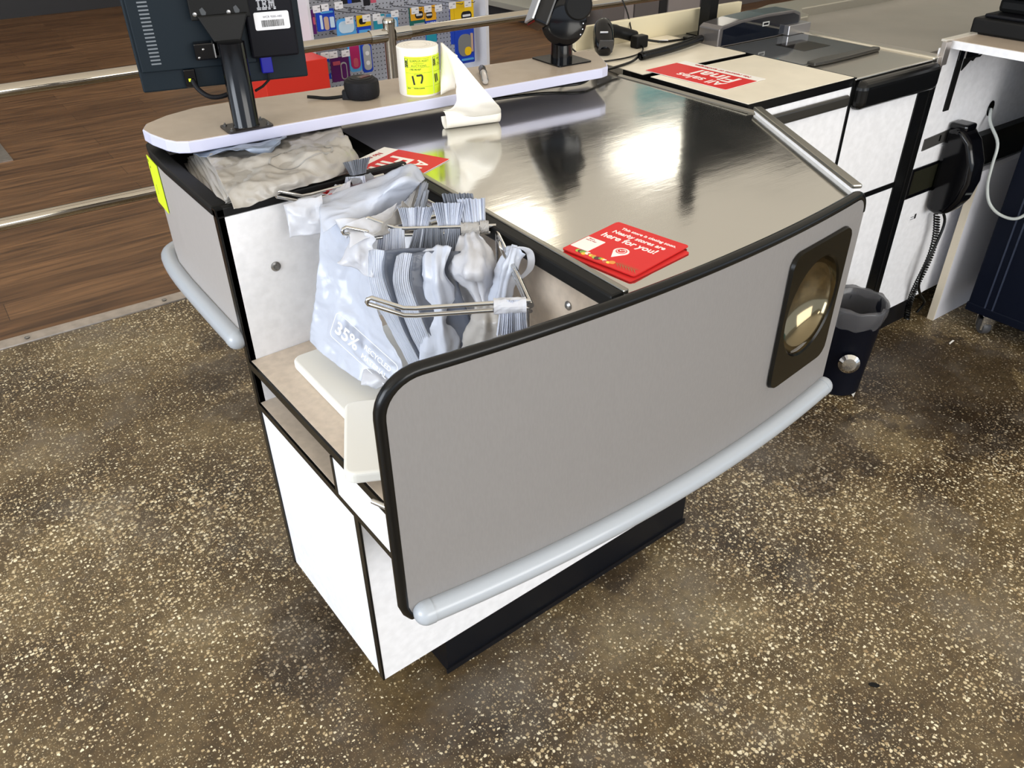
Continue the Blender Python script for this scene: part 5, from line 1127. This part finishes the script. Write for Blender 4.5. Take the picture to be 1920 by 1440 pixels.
pk(2.452, 2.526, .49, .59, 'teal', 'teal pack hanging just left of the chrome post', [(.3, .95, .5, .9, 'white', 'print')])
pk(2.540, 2.612, .48, .585, 'lblue', 'pale blue lotion pack right of the chrome post', [(.15, .85, .2, .75, 'pale', 'window')])
pk(2.262, 2.380, .668, .74, 'black', 'dark pack at the top edge of the pegboard', [(.3, .5, 0, .4, 'blue', 'print')])
pk(2.400, 2.440, .645, .74, 'black', 'narrow dark green and black pack at the top edge of the pegboard')
pk(2.445, 2.480, .655, .74, 'rose', 'dark red pack at the top edge of the pegboard')
pk(2.695, 2.797, .455, .600, 'green', 'green pack with an orange header and black oval', [(.05, 1, .52, 1, 'org', 'header'), (.35, .90, .58, .86, 'black', 'oval_mark'), (.42, .84, .68, .76, 'white', 'print'), (.25, .95, .28, .40, 'lgrey', 'print')])
W_ = pk(2.802, 2.880, .395, .602, 'blue', 'blue pack with an orange header reading WORK', [(0, 1, .60, 1, 'org', 'header'), (.05, .65, .66, .84, 'black', 'oval_mark'), (.1, .6, .73, .78, 'white', 'print'), (0, .9, .0, .30, 'teal', 'print')])
text('WORK', Matrix.Translation((2.808, 4.488, .492)) @ Matrix.Rotation(math.pi / 2, 4, 'X'), .026, cm_['white'], W_, bold=.0012)
pk(2.985, 3.01, .36, .60, 'blue', 'blue and yellow pack mostly hidden behind the last upper pack', [(0, 1, .55, 1, 'yel', 'header')])
pk(3.012, 3.159, .235, .600, 'blue', 'tall blue and yellow insole pack with a grey insert at the right end', [(0, 1, .62, 1, 'yel', 'header'), (.35, .88, .70, .84, 'black', 'oval_mark'), (.42, .82, .755, .79, 'white', 'print'), (.15, .85, .12, .48, 'grey', 'window'), (.45, .80, .13, .27, 'yel', 'pad'), (.80, .90, .18, .48, 'skin', 'print'), (.3, .9, .05, .08, 'lblue', 'print')])
pk(2.072, 2.140, .285, .400, 'blue', 'blue insole pack at the left end of the lower row', [(.45, .95, .25, .85, 'grey', 'insole'), (.1, .4, .1, .4, 'lblue', 'print')])
pk(2.146, 2.262, .262, .395, 'purple', 'purple insole pack in the lower row', [(.50, .85, .06, .78, 'lgrey', 'insole'), (.55, .80, .10, .72, 'purple', 'pad'), (.1, .5, .7, .85, 'rose', 'print')])
pk(2.266, 2.345, .300, .470, 'lblue', 'magenta insole in a blue rimmed blister in the lower row', [(.12, .88, .10, .95, 'mag', 'window'), (.3, .7, .15, .45, 'rose', 'pad')], 'round')
pk(2.349, 2.418, .285, .450, 'blue', 'grey gel insole pack behind the chrome post', [(.15, .88, .08, .95, 'lgrey', 'window'), (.35, .70, .25, .40, 'white', 'pad'), (.35, .70, .58, .72, 'white', 'pad')], 'round')
pk(2.525, 2.568, .29, .43, 'dblue', 'dark blue pack between the chrome post and the label roll', [(.2, .8, .7, .95, 'pale', 'print')])
RBX = MB().box(1.645, 2.01, 4.25, 4.72, .0045, .46).build('red_box', redbox, None, bev=.003)
tag(RBX, 'plain red box standing left of the pegboard display', 'box')
STK = thing('gondola_shelf', 'low unit with a pale deck over a dark base far behind the railing', 'shelving', (5.12, 7.0, 0))
MB().box(4.99, 5.28, 5.80, 8.6, .0045, .10).build('base', darkw, STK)
MB().box(4.95, 5.30, 5.74, 8.6, .10, .15).build('deck', mat('pale_grey_deck', (.42, .42, .38), .4), STK, bev=.004)
DK = MB().box(-3.0, 2.55, 9.75, 10.6, .0045, 1.4).build('dark_gondola', darkw); tag(DK, 'long dark shelving unit at the far end of the wood floor', 'shelving')
# neighbouring checkout behind the backsplash
NB = thing('neighbour_checkout', 'pale grey checkout unit of the next lane behind the backsplash', 'checkout counter', (6.8, 5.9, 0))
for a, b, m_ in ((5.34, 5.60, 'g'), (5.61, 5.72, 'l'), (5.74, 6.05, 'g'), (6.06, 6.16, 'd'), (6.18, 6.62, 'l'), (6.64, 8.2, 'g')):
    MB().box(a, b, 5.62, 6.3, .0045, .62).build('side_panel', {'l': mat('neighbour_pale', (.42, .38, .38), .5) if 'neighbour_pale' not in MATS else MATS['neighbour_pale'], 'g': MATS['neighbour_grey'] if 'neighbour_grey' in MATS else mat('neighbour_grey', (.20, .18, .18), .5), 'd': darkw}[m_], NB)
MB().box(5.3, 8.3, 5.50, 6.4, .62, .66).build('counter_top', mat('neighbour_top', (.30, .30, .30), .35), NB)
BD_ = MB().box(6.0, 9.5, 3.2, 3.9, .0045, .6).build('dark_unit', darkw); BD_.name = 'storage_unit'; tag(BD_, 'dark unit beyond the conveyor in the background', 'cabinet')
# scraps on the terrazzo
s1 = MB(Matrix.Translation((1.200, .360, .0002)) @ Matrix.Rotation(-.9, 4, 'Z')).prism([(.011 * math.cos(a * .52), .0055 * math.sin(a * .52)) for a in range(12)], 0, .0018).build('floor_scrap', blackm, bev=.0005)
tag(s1, 'small black oval scrap on the terrazzo in the right foreground', 'scrap')
s2 = MB(Matrix.Translation((2.085, .985, .0002)) @ Matrix.Rotation(.4, 4, 'Z')).add([(-.016, -.004, 0), (.016, -.005, 0), (.012, .006, .001), (-.006, .004, .003)], [(0, 1, 2, 3)]).build('floor_scrap', paper, solid=.0006)
tag(s2, 'white paper scrap on the floor beside the waste bin', 'scrap')
s3 = MB(Matrix.Translation((2.62, .955, .0002)) @ Matrix.Rotation(.1, 4, 'Z')).add([(-.018, -.002, 0), (.018, -.003, 0), (.016, .003, .001), (-.012, .003, .001)], [(0, 1, 2, 3)]).build('floor_scrap', paper, solid=.0005)
tag(s3, 'thin pale scrap on the floor in front of the rolling cart', 'scrap')
